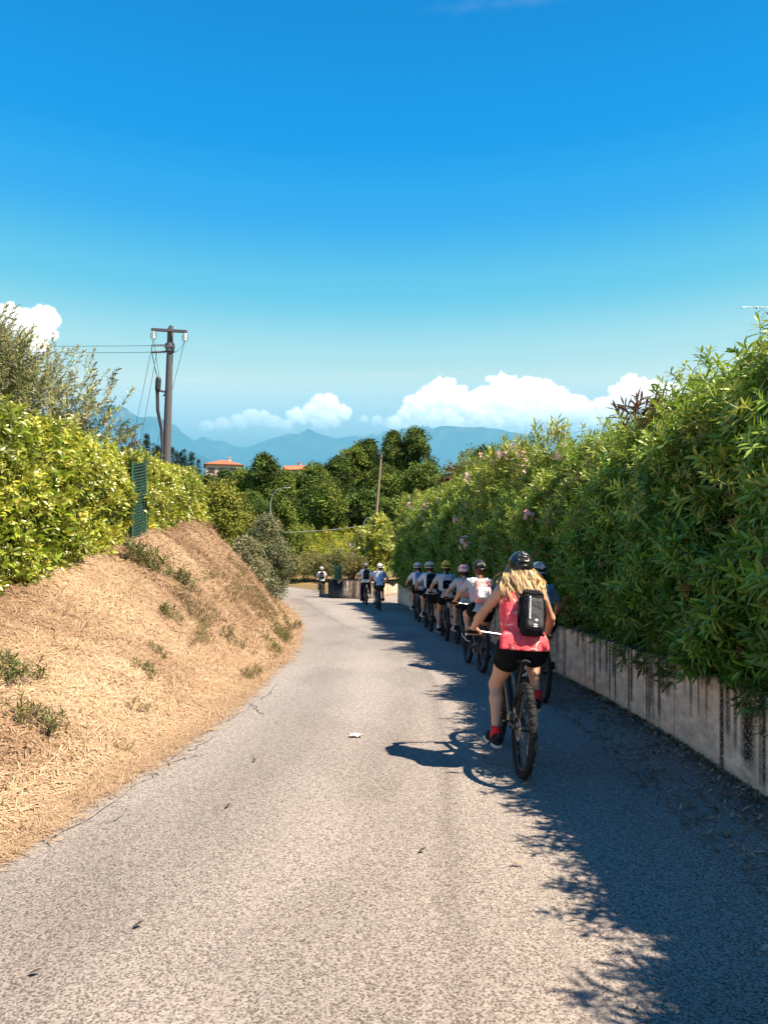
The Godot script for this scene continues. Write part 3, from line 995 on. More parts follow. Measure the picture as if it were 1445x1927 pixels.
func left_hedges() -> void:
	for seg in [[4.2, 12.95, "nearer part of the glossy light green laurel hedge above the straw bank"], [13.62, 19.1, "farther part of the light green laurel hedge, beyond the strip of green netting"]]:
		var at := V(pl(HEDGE_X, seg[0]) - 0.7, bank(-5.2, seg[0]), seg[0])
		var root := thing("laurel_hedge", seg[2], "hedge", at)
		var core := MB.new()
		var rows := int((seg[1] - seg[0]) / 0.25)
		for i in rows + 1:
			var d: float = lerpf(seg[0] + 0.2, seg[1] - 0.22, float(i) / rows)
			var x := pl(HEDGE_X, d)
			var g := bank(x, d)
			var h := pl(HEDGE_TOP, d)
			for q in [[x - 0.25, g - 0.1], [x - 0.27, g + 0.5], [x - 0.25, h - 0.5], [x - 0.4, h - 0.25], [x - 1.15, h - 0.25], [x - 1.3, g - 0.1]]:
				core.vert(V(q[0], q[1], d) - at, Vector3.ZERO)
			if i > 0:
				for k in 5:
					var a := (i - 1) * 6 + k
					var fn := (core.v[a + 7] - core.v[a]).cross(core.v[a + 6] - core.v[a + 1]).normalized()
					if fn.dot(Vector3(1, 0.6, 0) if k < 4 else Vector3.LEFT) < 0.0: fn = -fn
					for j in [a, a + 1, a + 6, a + 7]: core.n[j] += fn
					core.quad_i(a, a + 1, a + 7, a + 6)
		for i in core.n.size(): core.n[i] = core.n[i].normalized()
		for e in [0, rows]:
			var cap := []
			for k in 6: cap.append(core.v[e * 6 + k])
			core.face(cap, Vector3(0, 0, 1 if e == 0 else -1))
		part("branches", core, M.core, root)
		var where := []
		var tints := []
		var near := []
		var n := int((seg[1] - seg[0]) * 880)
		for i in n:
			var d: float = lerpf(seg[0], seg[1], rng.randf())
			var x := pl(HEDGE_X, d)
			var g := bank(x, d)
			var h := pl(HEDGE_TOP, d) + 0.10 * bumps.get_noise_2d(d * 60.0, 5.0)
			var u := rng.randf()
			var pos: Vector3
			var dir: Vector3
			var bulge := 0.16 * bumps.get_noise_2d(d * 45.0, u * 130.0)
			var dep := rr(-0.22, 0.04) + bulge
			if u < 0.66:
				var f := u / 0.66
				pos = V(x + dep - 0.10 * smoothstep(0.8, 1.0, f), lerpf(g - 0.02, h - 0.12, f), d)
				dir = Vector3(1.0, 0.35, 0.15) + rdir() * 0.75
			elif u < 0.95:
				var f := (u - 0.66) / 0.29
				pos = V(x - 0.05 - f * 1.3, h + dep * 0.8 - 0.15 * f * f + (rr(0, 0.13) if rng.randf() < 0.2 else 0.0), d)
				dir = Vector3(0.25, 1.0, 0.1) + rdir() * 0.6
			else:
				var far_end := i % 2 == 0
				pos = V(x - rr(0.0, 1.3), lerpf(g, h, rng.randf()), seg[1] - rr(0, 0.2) if far_end else seg[0] + rr(0, 0.2))
				dir = Vector3(0.3, 0.3, -1.0 if far_end else 1.0) + rdir() * 0.6
			var t := place(pos - at, dir, rr(0.65, 1.1))
			where.append(t)
			var young := clampf(0.5 + bumps.get_noise_3d(pos.x * 30.0, pos.y * 45.0, pos.z * 30.0) * 1.1 + rr(-0.25, 0.25), 0.0, 1.0)
			tints.append(green(Color(0.155, 0.20, 0.020).lerp(Color(0.46, 0.50, 0.075), young), 0.25))
		foliage(root, "laurel", M.glossy, where, tints)
		# the nearest leaves, one by one
		if seg[0] < 5.0:
			var one := []
			for k in 4:
				var mb := MB.new()
				var g: float = [0.14, 0.22, 0.32, 0.42][k]
				mb.col = Color(g * 0.8, g * 1.15, g * 0.09)
				mb.leaf(Vector3.ZERO, Vector3.UP, Vector3.BACK, 0.135, 0.052, 0.25)
				one.append(mb.mesh())
			for i in 300:
				var d := rr(8.3, 10.6)
				var x := pl(HEDGE_X, d)
				var g := bank(x, d)
				var lf := part("leaf", one[i % 4], M.glossy, root)
				var dir := Vector3(0.8, 0.1, 0.25) + rdir() * 0.8
				lf.transform = place(V(x + rr(0.0, 0.08), lerpf(g + 0.05, pl(HEDGE_TOP, d) - 0.1, rng.randf()), d) - at, dir, rr(0.85, 1.2))
		# bare stems at the foot
		for k in int((seg[1] - seg[0]) / 0.55):
			var d: float = seg[0] + 0.3 + k * 0.55
			var x := pl(HEDGE_X, d) - 0.3
			var st := MB.new()
			var foot := V(x, bank(x, d) - 0.05, d) - at
			st.tube([foot, foot + Vector3(rr(-0.05, 0.1), 0.5, rr(-0.05, 0.05)), foot + Vector3(rr(-0.1, 0.15), 1.1, rr(-0.1, 0.1))], [0.03, 0.022, 0.012], 6)
			part("stem", st, M.bark, root)

func right_point(d: float, u: float) -> Array:   # [point, outward normal] on the surface of the tall right hedge
	var p := pl2(RIGHT_SIDE, u)
	var q := pl2(RIGHT_SIDE, minf(u + 0.04, 1.0))
	var base := sm(ER, d)
	var slope := (sm(ER, d + 0.5) - sm(ER, d - 0.5))
	var side := Vector3(1, 0, slope).normalized()   # away from the road
	var h0 := 0.81 + (0.06 if d > 14.0 else 0.0)
	var top := sm(RIGHT_TOP, d)
	var pos := V(base, 0, d) + side * p.x + Vector3.UP * lerpf(h0, top, p.y)
	var along := side * (q.x - p.x) + Vector3.UP * (q.y - p.y) * (top - h0)
	var fwd := Vector3(-side.z, 0, side.x)
	var nn := along.cross(fwd).normalized()
	if nn.dot(-side + Vector3.UP * 0.5) < 0.0: nn = -nn
	return [pos, nn, side]

func pl2(pts: Array, x: float) -> Vector2:
	for i in range(1, pts.size()):
		if x <= pts[i][0]:
			var t: float = (x - pts[i - 1][0]) / (pts[i][0] - pts[i - 1][0])
			return Vector2(lerpf(pts[i - 1][1], pts[i][1], t), lerpf(pts[i - 1][2], pts[i][2], t))
	return Vector2(pts[-1][1], pts[-1][2])

func flower_head(n: int, r: float, col: Color) -> MB:   # a truss of five-petalled blossoms
	var mb := MB.new()
	for i in n:
		var c := rdir() * r * pow(rng.randf(), 0.4)
		var ax := (c + Vector3(-0.03, 0.04, 0.03)).normalized()
		var b := basis_to(ax, rr(0, TAU))
		for k in 5:
			var a := TAU * k / 5
			mb.col = col * rr(0.85, 1.15)
			mb.leaf(c, (b * Vector3(cos(a), 0.45, sin(a))).normalized(), ax, 0.026, 0.024, 0.3, 0.1)
	return mb

func right_hedge() -> void:
	var at := V(2.9, 0.7, 4.0)
	var root := thing("oleander_hedge", "tall dark green hedge with long narrow leaves on top of the concrete wall, right side", "hedge", at)
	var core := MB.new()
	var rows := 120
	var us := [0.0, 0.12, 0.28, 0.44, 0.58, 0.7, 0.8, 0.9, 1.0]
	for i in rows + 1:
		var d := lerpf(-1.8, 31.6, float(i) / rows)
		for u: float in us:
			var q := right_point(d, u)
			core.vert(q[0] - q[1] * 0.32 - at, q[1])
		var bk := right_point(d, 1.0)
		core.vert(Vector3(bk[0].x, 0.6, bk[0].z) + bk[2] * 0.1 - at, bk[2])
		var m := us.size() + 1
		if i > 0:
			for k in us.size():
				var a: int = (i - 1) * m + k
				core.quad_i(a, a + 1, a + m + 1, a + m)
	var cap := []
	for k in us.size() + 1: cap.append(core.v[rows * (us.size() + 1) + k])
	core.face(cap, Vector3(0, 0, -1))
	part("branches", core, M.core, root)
	var where := []
	var tints := []
	var pale := []
	var pale_t := []
	for i in 40000:
		var d := -1.8 + 34.0 * pow(rng.randf(), 1.25)
		if d > 32.0: continue
		var u := pow(rng.randf(), 0.9)
		var q := right_point(d, u)
		var pos: Vector3 = q[0]
		var lump := bumps.get_noise_3d(pos.x * 22.0, pos.y * 34.0, pos.z * 30.0)
		var lump2 := bumps.get_noise_3d(pos.x * 70.0 + 50.0, pos.y * 70.0, pos.z * 70.0)
		var out: float = rr(-0.32, 0.05) + 0.36 * lump + 0.24 * lump2
		pos += q[1] * out
		var shoot := u > 0.40 and rng.randf() < 0.22
		if shoot: pos += Vector3.UP * rr(0.0, 0.2 if u > 0.7 else 0.1) + q[1] * rr(0.05, 0.22)
		var dir: Vector3 = q[1] * 0.9 + Vector3.UP * (0.75 if u > 0.5 else 0.30) + rdir() * 0.6
		if u < 0.08: dir = q[1] * 0.7 + Vector3.DOWN * rr(-0.5, 0.4) + rdir() * 0.5
		var big := 1.0 if d < 16.0 else 1.25
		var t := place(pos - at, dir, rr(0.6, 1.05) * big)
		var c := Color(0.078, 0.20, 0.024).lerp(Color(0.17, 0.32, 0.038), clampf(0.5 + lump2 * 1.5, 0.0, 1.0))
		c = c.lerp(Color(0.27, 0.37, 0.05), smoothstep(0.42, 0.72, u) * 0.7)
		if shoot: c = Color(0.29, 0.39, 0.055)
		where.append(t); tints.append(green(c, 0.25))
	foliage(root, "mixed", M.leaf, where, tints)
	# a climber with rounder leaves woven through the near upper part
	for i in 900:
		var d := 5.4 + 7.0 * rng.randf()
		var u := clampf(0.62 + 0.2 * bumps.get_noise_2d(d * 40.0, 2.0) + rr(-0.12, 0.10), 0.3, 0.95)
		if bumps.get_noise_2d(d * 45.0, u * 150.0) < -0.02: continue
		var q := right_point(d, u)
		pale.append(place(q[0] + q[1] * rr(0.05, 0.22) - at, q[1] + rdir() * 0.8, rr(0.35, 0.6)))
		pale_t.append(green(Color(0.22, 0.25, 0.06), 0.25))
	foliage(root, "laurel", M.glossy, pale, pale_t, "climber")
	# the nearest leaves, one by one
	var one := []
	for k in 4:
		var mb := MB.new()
		var g: float = [0.11, 0.14, 0.18, 0.23][k]
		mb.col = Color(g * 0.45, g * 1.1, g * 0.15)
		mb.leaf(Vector3.ZERO, Vector3.UP, Vector3.BACK, 0.19, 0.036, 0.35)
		one.append(mb.mesh())
	for i in 60:   # five leaves from one point, sixty times
		var d := rr(4.7, 7.4)
		var u := rr(0.02, 0.9)
		var q := right_point(d, u)
		var lump: float = bumps.get_noise_3d(q[0].x * 22.0, q[0].y * 34.0, q[0].z * 30.0)
		var p: Vector3 = q[0] + q[1] * (0.10 + 0.3 * lump)
		var ax: Vector3 = (q[1] + Vector3.UP * 0.3 + rdir() * 0.4).normalized()
		var b := basis_to(ax, rr(0, TAU))
		for k in 5:
			var a := TAU * k / 5 + rr(-0.3, 0.3)
			var lf := part("leaf", one[rng.randi() % 4], M.leaf, root)
			lf.transform = place(p - at, b * Vector3(cos(a), rr(0.35, 0.9), sin(a)), rr(0.8, 1.15))
	# woody stems that show in the gap above the wall
	for k in 34:
		var d := 4.3 + k * 0.8 + rr(-0.2, 0.2)
		var side := Vector3(1, 0, sm(ER, d + 0.5) - sm(ER, d - 0.5)).normalized()
		var foot := V(sm(ER, d), 0.68, d) + side * rr(0.26, 0.34)
		var st := MB.new()
		st.tube([foot - at, foot + Vector3(rr(-0.08, 0.03), 0.25, rr(-0.08, 0.08)) - at, foot + Vector3(rr(-0.10, 0.08), 0.7, rr(-0.15, 0.15)) - at], [0.028, 0.02, 0.012], 6)
		part("stem", st, M.bark, root)
	# dead leaves caught in the face
	var dead := []
	var dead_t := []
	for k in 420:
		var d := rr(4.6, 18.0)
		var q := right_point(d, rr(0.0, 0.85))
		dead.append(place(q[0] + q[1] * rr(0.0, 0.16) - at, rdir() + Vector3.DOWN * 0.5, rr(0.35, 0.6)))
		dead_t.append(green(Color(0.24, 0.17, 0.06)))
	foliage(root, "mixed", M.leaf, dead, dead_t, "dead_leaves")
	# shoots that hang over the wall
	var hang := []
	var hang_t := []
	for k in 26:
		var d := [4.9, 5.2, 5.35, 6.9, 7.2, 7.6, 8.1, 11.2, 11.5][k % 9] + rr(-0.15, 0.15) as float
		var q := right_point(d, 0.0)
		var p: Vector3 = q[0] - q[2] * rr(0.02, 0.1)
		for j in int(rr(2, 5)):
			hang.append(place(p + Vector3(rr(-0.04, 0.04), -0.02 - j * 0.07, rr(-0.08, 0.08)) - at, Vector3(-0.6, -0.5, 0.1) + rdir() * 0.5, rr(0.55, 0.85)))
			hang_t.append(green(Color(0.10, 0.16, 0.03)))
	foliage(root, "lance", M.leaf, hang, hang_t, "hanging_shoot")
	# reddish tip and pink flowers
	var red := []
	var red_t := []
	for k in 12:
		red.append(place(V(2.84 + rr(-0.12, 0.16), 3.20 + rr(-0.14, 0.14), 8.25 + rr(-0.2, 0.2)) - at, Vector3.UP + rdir() * 0.9, rr(0.8, 1.1)))
		red_t.append(green(Color(0.13, 0.07, 0.04)))
	foliage(root, "lance", M.leaf, red, red_t, "red_shoot")
	var fl := [flower_head(9, 0.055, Color(0.80, 0.42, 0.46)).mesh(), flower_head(11, 0.07, Color(0.85, 0.55, 0.57)).mesh()]
	for k in 30:
		var d := rr(11.5, 30.0)
		var u := rr(0.5, 0.9) if k > 3 else rr(0.15, 0.5)
		var q := right_point(d, u)
		var f := part("flower", fl[k % 2], M.flower, root)
		f.position = q[0] + q[1] * 0.26 - at
		f.scale = Vector3.ONE * rr(1.2, 2.4)
	# thin bare twig that reaches out above
	var tw := MB.new()
	tw.tube([Vector3(3.5, 3.3, -5.1) - at, Vector3(3.2, 3.55, -5.5) - at, Vector3(2.98, 3.62, -5.75) - at, Vector3(2.80, 3.64, -5.8) - at], [0.006, 0.004, 0.003, 0.002], 4)
	for k in 7:
		var b := Vector3(lerpf(2.82, 3.1, k / 6.0), 3.625, -5.75) - at
		var dd := (rdir() + Vector3.DOWN * 0.3).normalized()
		tw.tube([b, b + dd * 0.06], 0.0015, 3, false)
		tw.col = Color(0.08, 0.11, 0.03)
		tw.leaf(b + dd * 0.06, dd, Vector3.UP, 0.035, 0.02)
	part("bare_twig", tw, M.leaf, root)

func shrub(called: String, label: String, at: Vector3, rad: Vector3, count: int, kind: String, m: Material, cols: Array, size: float, flowers := 0, group := "", stems := 5) -> Node3D:
	var root := thing(called, label, "shrub", at, group)
	var where := []
	var tints := []
	var lobes := []
	for k in 9: lobes.append([Vector3(rr(-0.6, 0.6), rr(0.35, 1.55), rr(-0.6, 0.6)) * rad, rr(0.38, 0.62)])
	for i in count:
		var L: Array = lobes[i % 9]
		var dd := rdir()
		if dd.y < -0.3: dd.y = -dd.y
		var pos: Vector3 = L[0] + dd * rad * L[1] * rr(0.75, 1.08)
		if pos.y < 0.02: continue
		where.append(place(pos, dd + Vector3.UP * 0.5 + rdir() * 0.5, size * rr(0.75, 1.25)))
		tints.append(green(cols[0].lerp(cols[1], clampf(0.5 + bumps.get_noise_3d(pos.x * 40.0, pos.y * 40.0, pos.z * 40.0) * 1.3, 0.0, 1.0)), 0.22))
	foliage(root, kind, m, where, tints)
	for k in stems:
		var st := MB.new()
		var a := TAU * k / stems + rr(-0.4, 0.4)
		var o := Vector3(cos(a) * rad.x, 0, sin(a) * rad.z)
		st.tube([o * 0.12, o * 0.3 + Vector3.UP * rad.y * 0.6, o * 0.6 + Vector3.UP * rad.y * 1.4], [0.05, 0.035, 0.012], 5)
		part("stem", st, M.bark, root)
	var fl := flower_head(12, 0.075, Color(0.84, 0.50, 0.52)).mesh() if flowers else null
	for k in flowers:
		var L: Array = lobes[k % 9]
		var f := part("flower", fl, M.flower, root)
		var dd := Vector3(rr(-1, 0.3), rr(0.3, 1), rr(0.2, 1)).normalized()
		f.position = L[0] + dd * rad * (L[1] + 0.14)
		f.scale = Vector3.ONE * rr(1.2, 2.2)
	return root

func tree(called: String, label: String, at: Vector3, height: float, wide: float, low: float, lobes_n: int, count: int, kind: String, cols: Array, size: float, group := "", m: Material = null) -> Node3D:
	var root := thing(called, label, "tree", at, group)
	var lobes := []
	for k in lobes_n:
		var t := (k + 0.5) / lobes_n
		var y := lerpf(low, height * 0.93, t)
		var env := sin(PI * clampf(0.18 + 0.75 * t, 0.0, 1.0))
		var a := k * 2.4 + rr(-0.5, 0.5)
		var r := wide * 0.5 * env * rr(0.25, 0.75)
		lobes.append([Vector3(cos(a) * r, y, sin(a) * r), wide * rr(0.20, 0.33) * (0.65 + 0.5 * env)])
	lobes.append([Vector3(rr(-0.1, 0.1) * wide, height * 0.97, 0), wide * 0.11])
	var trunk := MB.new()
	trunk.tube([Vector3(0, -0.4, 0), Vector3(0.05 * wide * rr(-1, 1), low * 0.7, 0), Vector3(0.06 * wide * rr(-1, 1), height * 0.5, 0), Vector3(0, height * 0.85, 0)], [height * 0.028, height * 0.021, height * 0.014, height * 0.004], 8)
	part("trunk", trunk, M.bark, root)
	var limbs := MB.new()
	for k in mini(lobes_n, 9):
		var c: Vector3 = lobes[k * lobes_n / mini(lobes_n, 9)][0]
		var s := Vector3(0, maxf(low * 0.6, c.y * 0.55), 0)
		limbs.tube([s, s.lerp(c, 0.5) + Vector3(0, 0.06 * height, 0), c], [height * 0.012, height * 0.008, height * 0.003], 5, false)
	part("limb", limbs, M.bark, root)
	var where := []
	var tints := []
	for i in count:
		var L: Array = lobes[i % lobes.size()]
		var dd := rdir()
		dd.y = dd.y * 0.85 + 0.12
		var pos: Vector3 = L[0] + dd * L[1] * rr(0.55, 1.12)
		where.append(place(pos, dd + Vector3.UP * 0.6 + rdir() * 0.4, size * rr(0.7, 1.3)))
		tints.append(green(cols[0].lerp(cols[1], clampf(0.5 + bumps.get_noise_3d(pos.x * 16.0 + at.x * 9.0, pos.y * 16.0, pos.z * 16.0 + at.z * 9.0) * 1.9, 0.0, 1.0)), 0.22))
	foliage(root, kind, m if m else M.far_leaf, where, tints, "crown")
	return root

func cypress(label: String, at: Vector3, height: float, wide: float) -> void:
	var root := thing("cypress_tree", label, "tree", at, "dark slim cypresses")
	var tr := MB.new()
	tr.tube([Vector3(0, -0.3, 0), Vector3(0, height * 0.9, 0)], [wide * 0.12, 0.02], 6)
	part("trunk", tr, M.bark, root)
	var where := []
	var tints := []
	for i in 130:
		var t := rng.randf()
		var r := wide * 0.5 * pow(sin(PI * clampf(0.10 + 0.88 * t, 0, 1)), 0.7) * (1.0 - 0.4 * t) * rr(0.5, 1.0)
		var a := rr(0, TAU)
		where.append(place(Vector3(cos(a) * r, height * (0.04 + 0.95 * t), sin(a) * r), Vector3(cos(a) * 0.3, 1, sin(a) * 0.3), wide * 0.34 * rr(0.7, 1.2)))
		tints.append(green(Color(0.022, 0.042, 0.018)))
	foliage(root, "clump", M.far_leaf, where, tints, "crown")

func far_trees() -> void:
	var D1 := Color(0.034, 0.058, 0.010)
	var D2 := Color(0.10, 0.165, 0.028)
	var G1 := Color(0.055, 0.085, 0.012)
	var G2 := Color(0.17, 0.235, 0.038)
	# [photo column, crown top row, depth, crown width, first foliage share, colours, label]
	var list := [
		[396, 893, 118, 9.0, 0, "dark broad tree at the end of the left laurel hedge"],
		[432, 884, 128, 9.5, 0, "dark green tree below the pink house wall"],
		[462, 880, 122, 8.0, 1, "rounded mid green tree right of the pink house"],
		[502, 853, 118, 6.6, 0, "dark pointed tree standing highest left of the second red roof"],
		[528, 884, 128, 7.0, 1, "lower bushy tree just left of the red roof"],
		[566, 893, 132, 8.0, 0, "dark tree under the red roof"],
		[598, 872, 140, 9.0, 1, "tree rising right of the red roof"],
		[634, 858, 142, 9.0, 0, "broad tree in the middle of the wood"],
		[668, 832, 146, 8.5, 1, "tall tree left of the tallest one"],
		[692, 824, 148, 7.0, 0, "tall slender tree next to the tallest one, left side"],
		[738, 806, 140, 7.5, 0, "tallest tree, left crown of the pair"],
		[782, 800, 140, 9.5, 0, "tallest tree, right crown of the pair with ragged top"],
		[722, 872, 130, 10.0, 1, "lower tree behind the wooden pole"],
		[800, 872, 126, 9.0, 1, "tree below the tallest crowns, right side"],
		[622, 912, 112, 5.8, 1, "lit olive green tree standing in front of the dark wood"],
		[660, 930, 118, 6.0, 0, "small dark tree at the upper edge of the vineyard"],
		[588, 935, 120, 6.5, 0, "dark tree at the top left of the vineyard"],
		[532, 925, 74, 4.6, 1, "rounded dark green tree beside the curved street lamp"],
		[500, 942, 80, 5.0, 0, "dark tree behind the street lamp on the left"],
		[470, 920, 86, 6.5, 0, "dark tree above the yellow green tree"],
		[690, 925, 115, 7.0, 0, "dark tree left of the wooden pole foot"],
		[755, 935, 112, 7.0, 1, "tree behind the light green shrub at the bend"]]
	for q in list:
		var d: float = q[2]
		var x: float = (q[0] - 722.5) / 1392.0 * d
		var g := hill(x, d) - 0.1
		var h: float = 1.6 + (1067.0 - q[1]) / 1392.0 * d - g - q[3] * 0.13
		var cols := [D1, D2] if q[4] == 0 else [G1, G2]
		tree("broadleaf_tree", q[5], V(x, g, d), h, q[3], h * 0.16, 15, 430, "big" if d > 100 else "clump", cols, 1.0 if d > 100 else 0.9, "trees of the wood beyond the vineyard")
	# nearer trees on the low ground behind the bank
	tree("yellow_green_tree", "yellow green tree behind the top of the straw bank", V(-9.6, 0.0, 45.0), 6.4, 4.6, 1.0, 13, 420, "clump", [Color(0.13, 0.16, 0.02), Color(0.24, 0.25, 0.04)], 0.75)
	tree("yellow_green_tree", "smaller yellow green tree at the foot of the left hedge end", V(-11.6, 0.2, 43.0), 4.6, 4.0, 0.8, 10, 300, "clump", [Color(0.13, 0.16, 0.02), Color(0.22, 0.23, 0.04)], 0.7)
	tree("olive_tree", "large grey green olive tree at the roadside just past the bank", V(-5.75, 0.0, 36.0), 3.9, 2.5, 0.35, 14, 1000, "fine", [Color(0.10, 0.12, 0.055), Color(0.25, 0.26, 0.14)], 0.85)
	tree("olive_tree", "grey green olive bush low behind the bank edge", V(-6.0, 0.0, 32.5), 2.7, 2.0, 0.2, 9, 600, "fine", [Color(0.10, 0.12, 0.055), Color(0.23, 0.24, 0.13)], 0.8)
	# young olives in a row at the road end
	for k in 7:
		var d := 73.0 + rr(-1.0, 1.0)
		var px: float = [548, 572, 592, 614, 637, 660, 680][k]
		var x := (px - 722.5) / 1392.0 * d
		tree("young_olive_tree", ["leftmost young olive in the row below the vineyard", "second young olive from the left in the row below the vineyard", "third young olive from the left in the row below the vineyard", "young olive in the middle of the row, above the farthest rider's left", "young olive with the darkest trunk behind the farthest rider", "young olive behind the green mesh panel", "rightmost young olive of the row, under the speed sign"][k], V(x, hill(x, d), d), rr(2.3, 2.9), rr(2.0, 2.5), 0.7, 8, 170, "fine", [Color(0.10, 0.115, 0.04), Color(0.26, 0.26, 0.10)], 1.1, "row of young olives below the vineyard")
	# vine rows
	for k in 13:
		var d := 80.0 + k * 3.4
		var x0 := (520.0 - 722.5) / 1392.0 * d
		var x1 := (735.0 - 722.5) / 1392.0 * d
		var root := thing("vine_row", "%s trellised row of green vines on the slope" % ["lowest", "second lowest", "third", "fourth", "fifth", "sixth", "seventh", "eighth", "ninth", "tenth", "eleventh", "second highest", "highest"][k], "vines", V(x0, hill(x0, d), d), "vine rows on the slope")
		var where := []
		var tints := []
		var n := int((x1 - x0) * 5.5)
		for i in n:
			var x := lerpf(x0, x1, rng.randf())
			where.append(place(V(x, hill(x, d) + rr(0.35, 1.9), d + rr(-0.35, 0.35)) - root.position, Vector3.UP + rdir() * 0.5, rr(0.55, 0.9)))
			tints.append(green(Color(0.22, 0.25, 0.025).lerp(Color(0.42, 0.42, 0.06), rng.randf()), 0.25))
		foliage(root, "clump", M.far_leaf, where, tints)
		for i in 5:
			var x := lerpf(x0, x1, (i + 0.5) / 5.0)
			var pm := MB.new()
			var b := V(x, hill(x, d), d) - root.position
			pm.tube([b, b + Vector3.UP * 1.9], 0.05, 5)
			part("post", pm, M.bark, root)
	# cypresses over the left hedge
	var cy := [[276, 817, 150, 1.5], [289, 835, 155, 1.2], [297, 838, 158, 1.4], [304, 842, 158, 1.3], [324, 840, 160, 1.3], [333, 848, 160, 1.2], [341, 850, 160, 1.1], [347, 846, 160, 1.4], [361, 850, 150, 1.5], [374, 864, 160, 1.0]]
	for k in cy.size():
		var q: Array = cy[k]
		var d: float = q[2]
		var x: float = (q[0] - 722.5) / 1392.0 * d
		var g := hill(x, d)
		cypress("%s cypress from the left in the line above the laurel hedge" % ["first", "second", "third", "fourth", "fifth", "sixth", "seventh", "eighth", "ninth", "tenth"][k], V(x, g, d), 1.6 + (1067.0 - q[1]) / 1392.0 * d - g, q[3] * 2.0)
	cypress("single small cypress at the upper edge of the vineyard", V(-5.6, hill(-5.6, 112.0), 112.0), 4.6, 1.6)
	# right side, behind the hedge
	shrub("red_leaved_shrub", "shrub with dull red leaves showing above the flowering oleanders", V(2.7, 0.8, 26.5), Vector3(1.5, 2.25, 1.3), 700, "clump", M.far_leaf, [Color(0.09, 0.07, 0.025), Color(0.17, 0.11, 0.04)], 0.5)
	tree("broadleaf_tree", "rounded olive green tree behind the red leaved shrub", V(7.0, 0.8, 56.0), 9.3, 7.0, 1.5, 12, 420, "clump", [G1, G2], 0.8)
	tree("broadleaf_tree", "olive green tree half hidden behind the oleanders, right of the red shrub", V(11.0, 0.8, 62.0), 9.9, 8.0, 1.5, 12, 420, "clump", [G1, G2], 0.8)
	shrub("laurel_shrub", "bright green bush on top of the wall beyond the driveway", V(-0.15, 0.9, 41.5), Vector3(1.35, 1.85, 1.5), 1500, "laurel", M.glossy, [Color(0.16, 0.20, 0.02), Color(0.42, 0.45, 0.07)], 1.6)
	shrub("bamboo_shrub", "thin yellowish bush behind the green mesh panel", V(-1.75, 0.9, 39.6), Vector3(0.75, 0.62, 0.6), 420, "olive", M.leaf, [Color(0.17, 0.16, 0.04), Color(0.28, 0.24, 0.07)], 1.0)
	var spots := [[13.4, 0.95, 3.3, "pink flowering oleander shrub nearest the tall dark hedge"], [15.8, 0.9, 3.55, "second pink flowering oleander along the hedge top"], [18.6, 0.95, 3.85, "pale pink oleander in the middle of the flowering row"], [22.0, 1.0, 4.15, "pink oleander in front of the red leaved shrub"], [26.0, 0.95, 4.35, "pink oleander next to the far end of the row"], [30.5, 0.9, 4.2, "pale oleander at the far end of the right hedge"]]
	for q in spots:
		shrub("oleander_shrub", q[3], V(sm(ER, q[0]) + q[1] - 0.05, 0.8, q[0]), Vector3(0.85, (q[2] - 0.35) / 2.0, 1.1), 620, "lance", M.leaf, [Color(0.16, 0.21, 0.03), Color(0.36, 0.40, 0.07)], 1.15, 9, "flowering oleanders above the wall")
	# big olive over the left hedge
	var ol := tree("olive_tree", "tall silvery olive tree rising behind the left laurel hedge", V(-8.5, 1.9, 14.2), 4.2, 4.9, 1.0, 21, 9000, "olive", [Color(0.15, 0.17, 0.065), Color(0.38, 0.39, 0.19)], 1.05, "", M.leaf)
	tree("olive_tree", "small wispy olive top showing over the hedge left of the pole", V(-6.9, 2.4, 19.5), 2.55, 1.5, 0.8, 7, 240, "olive", [Color(0.10, 0.11, 0.06), Color(0.22, 0.22, 0.14)], 0.95, "", M.leaf)

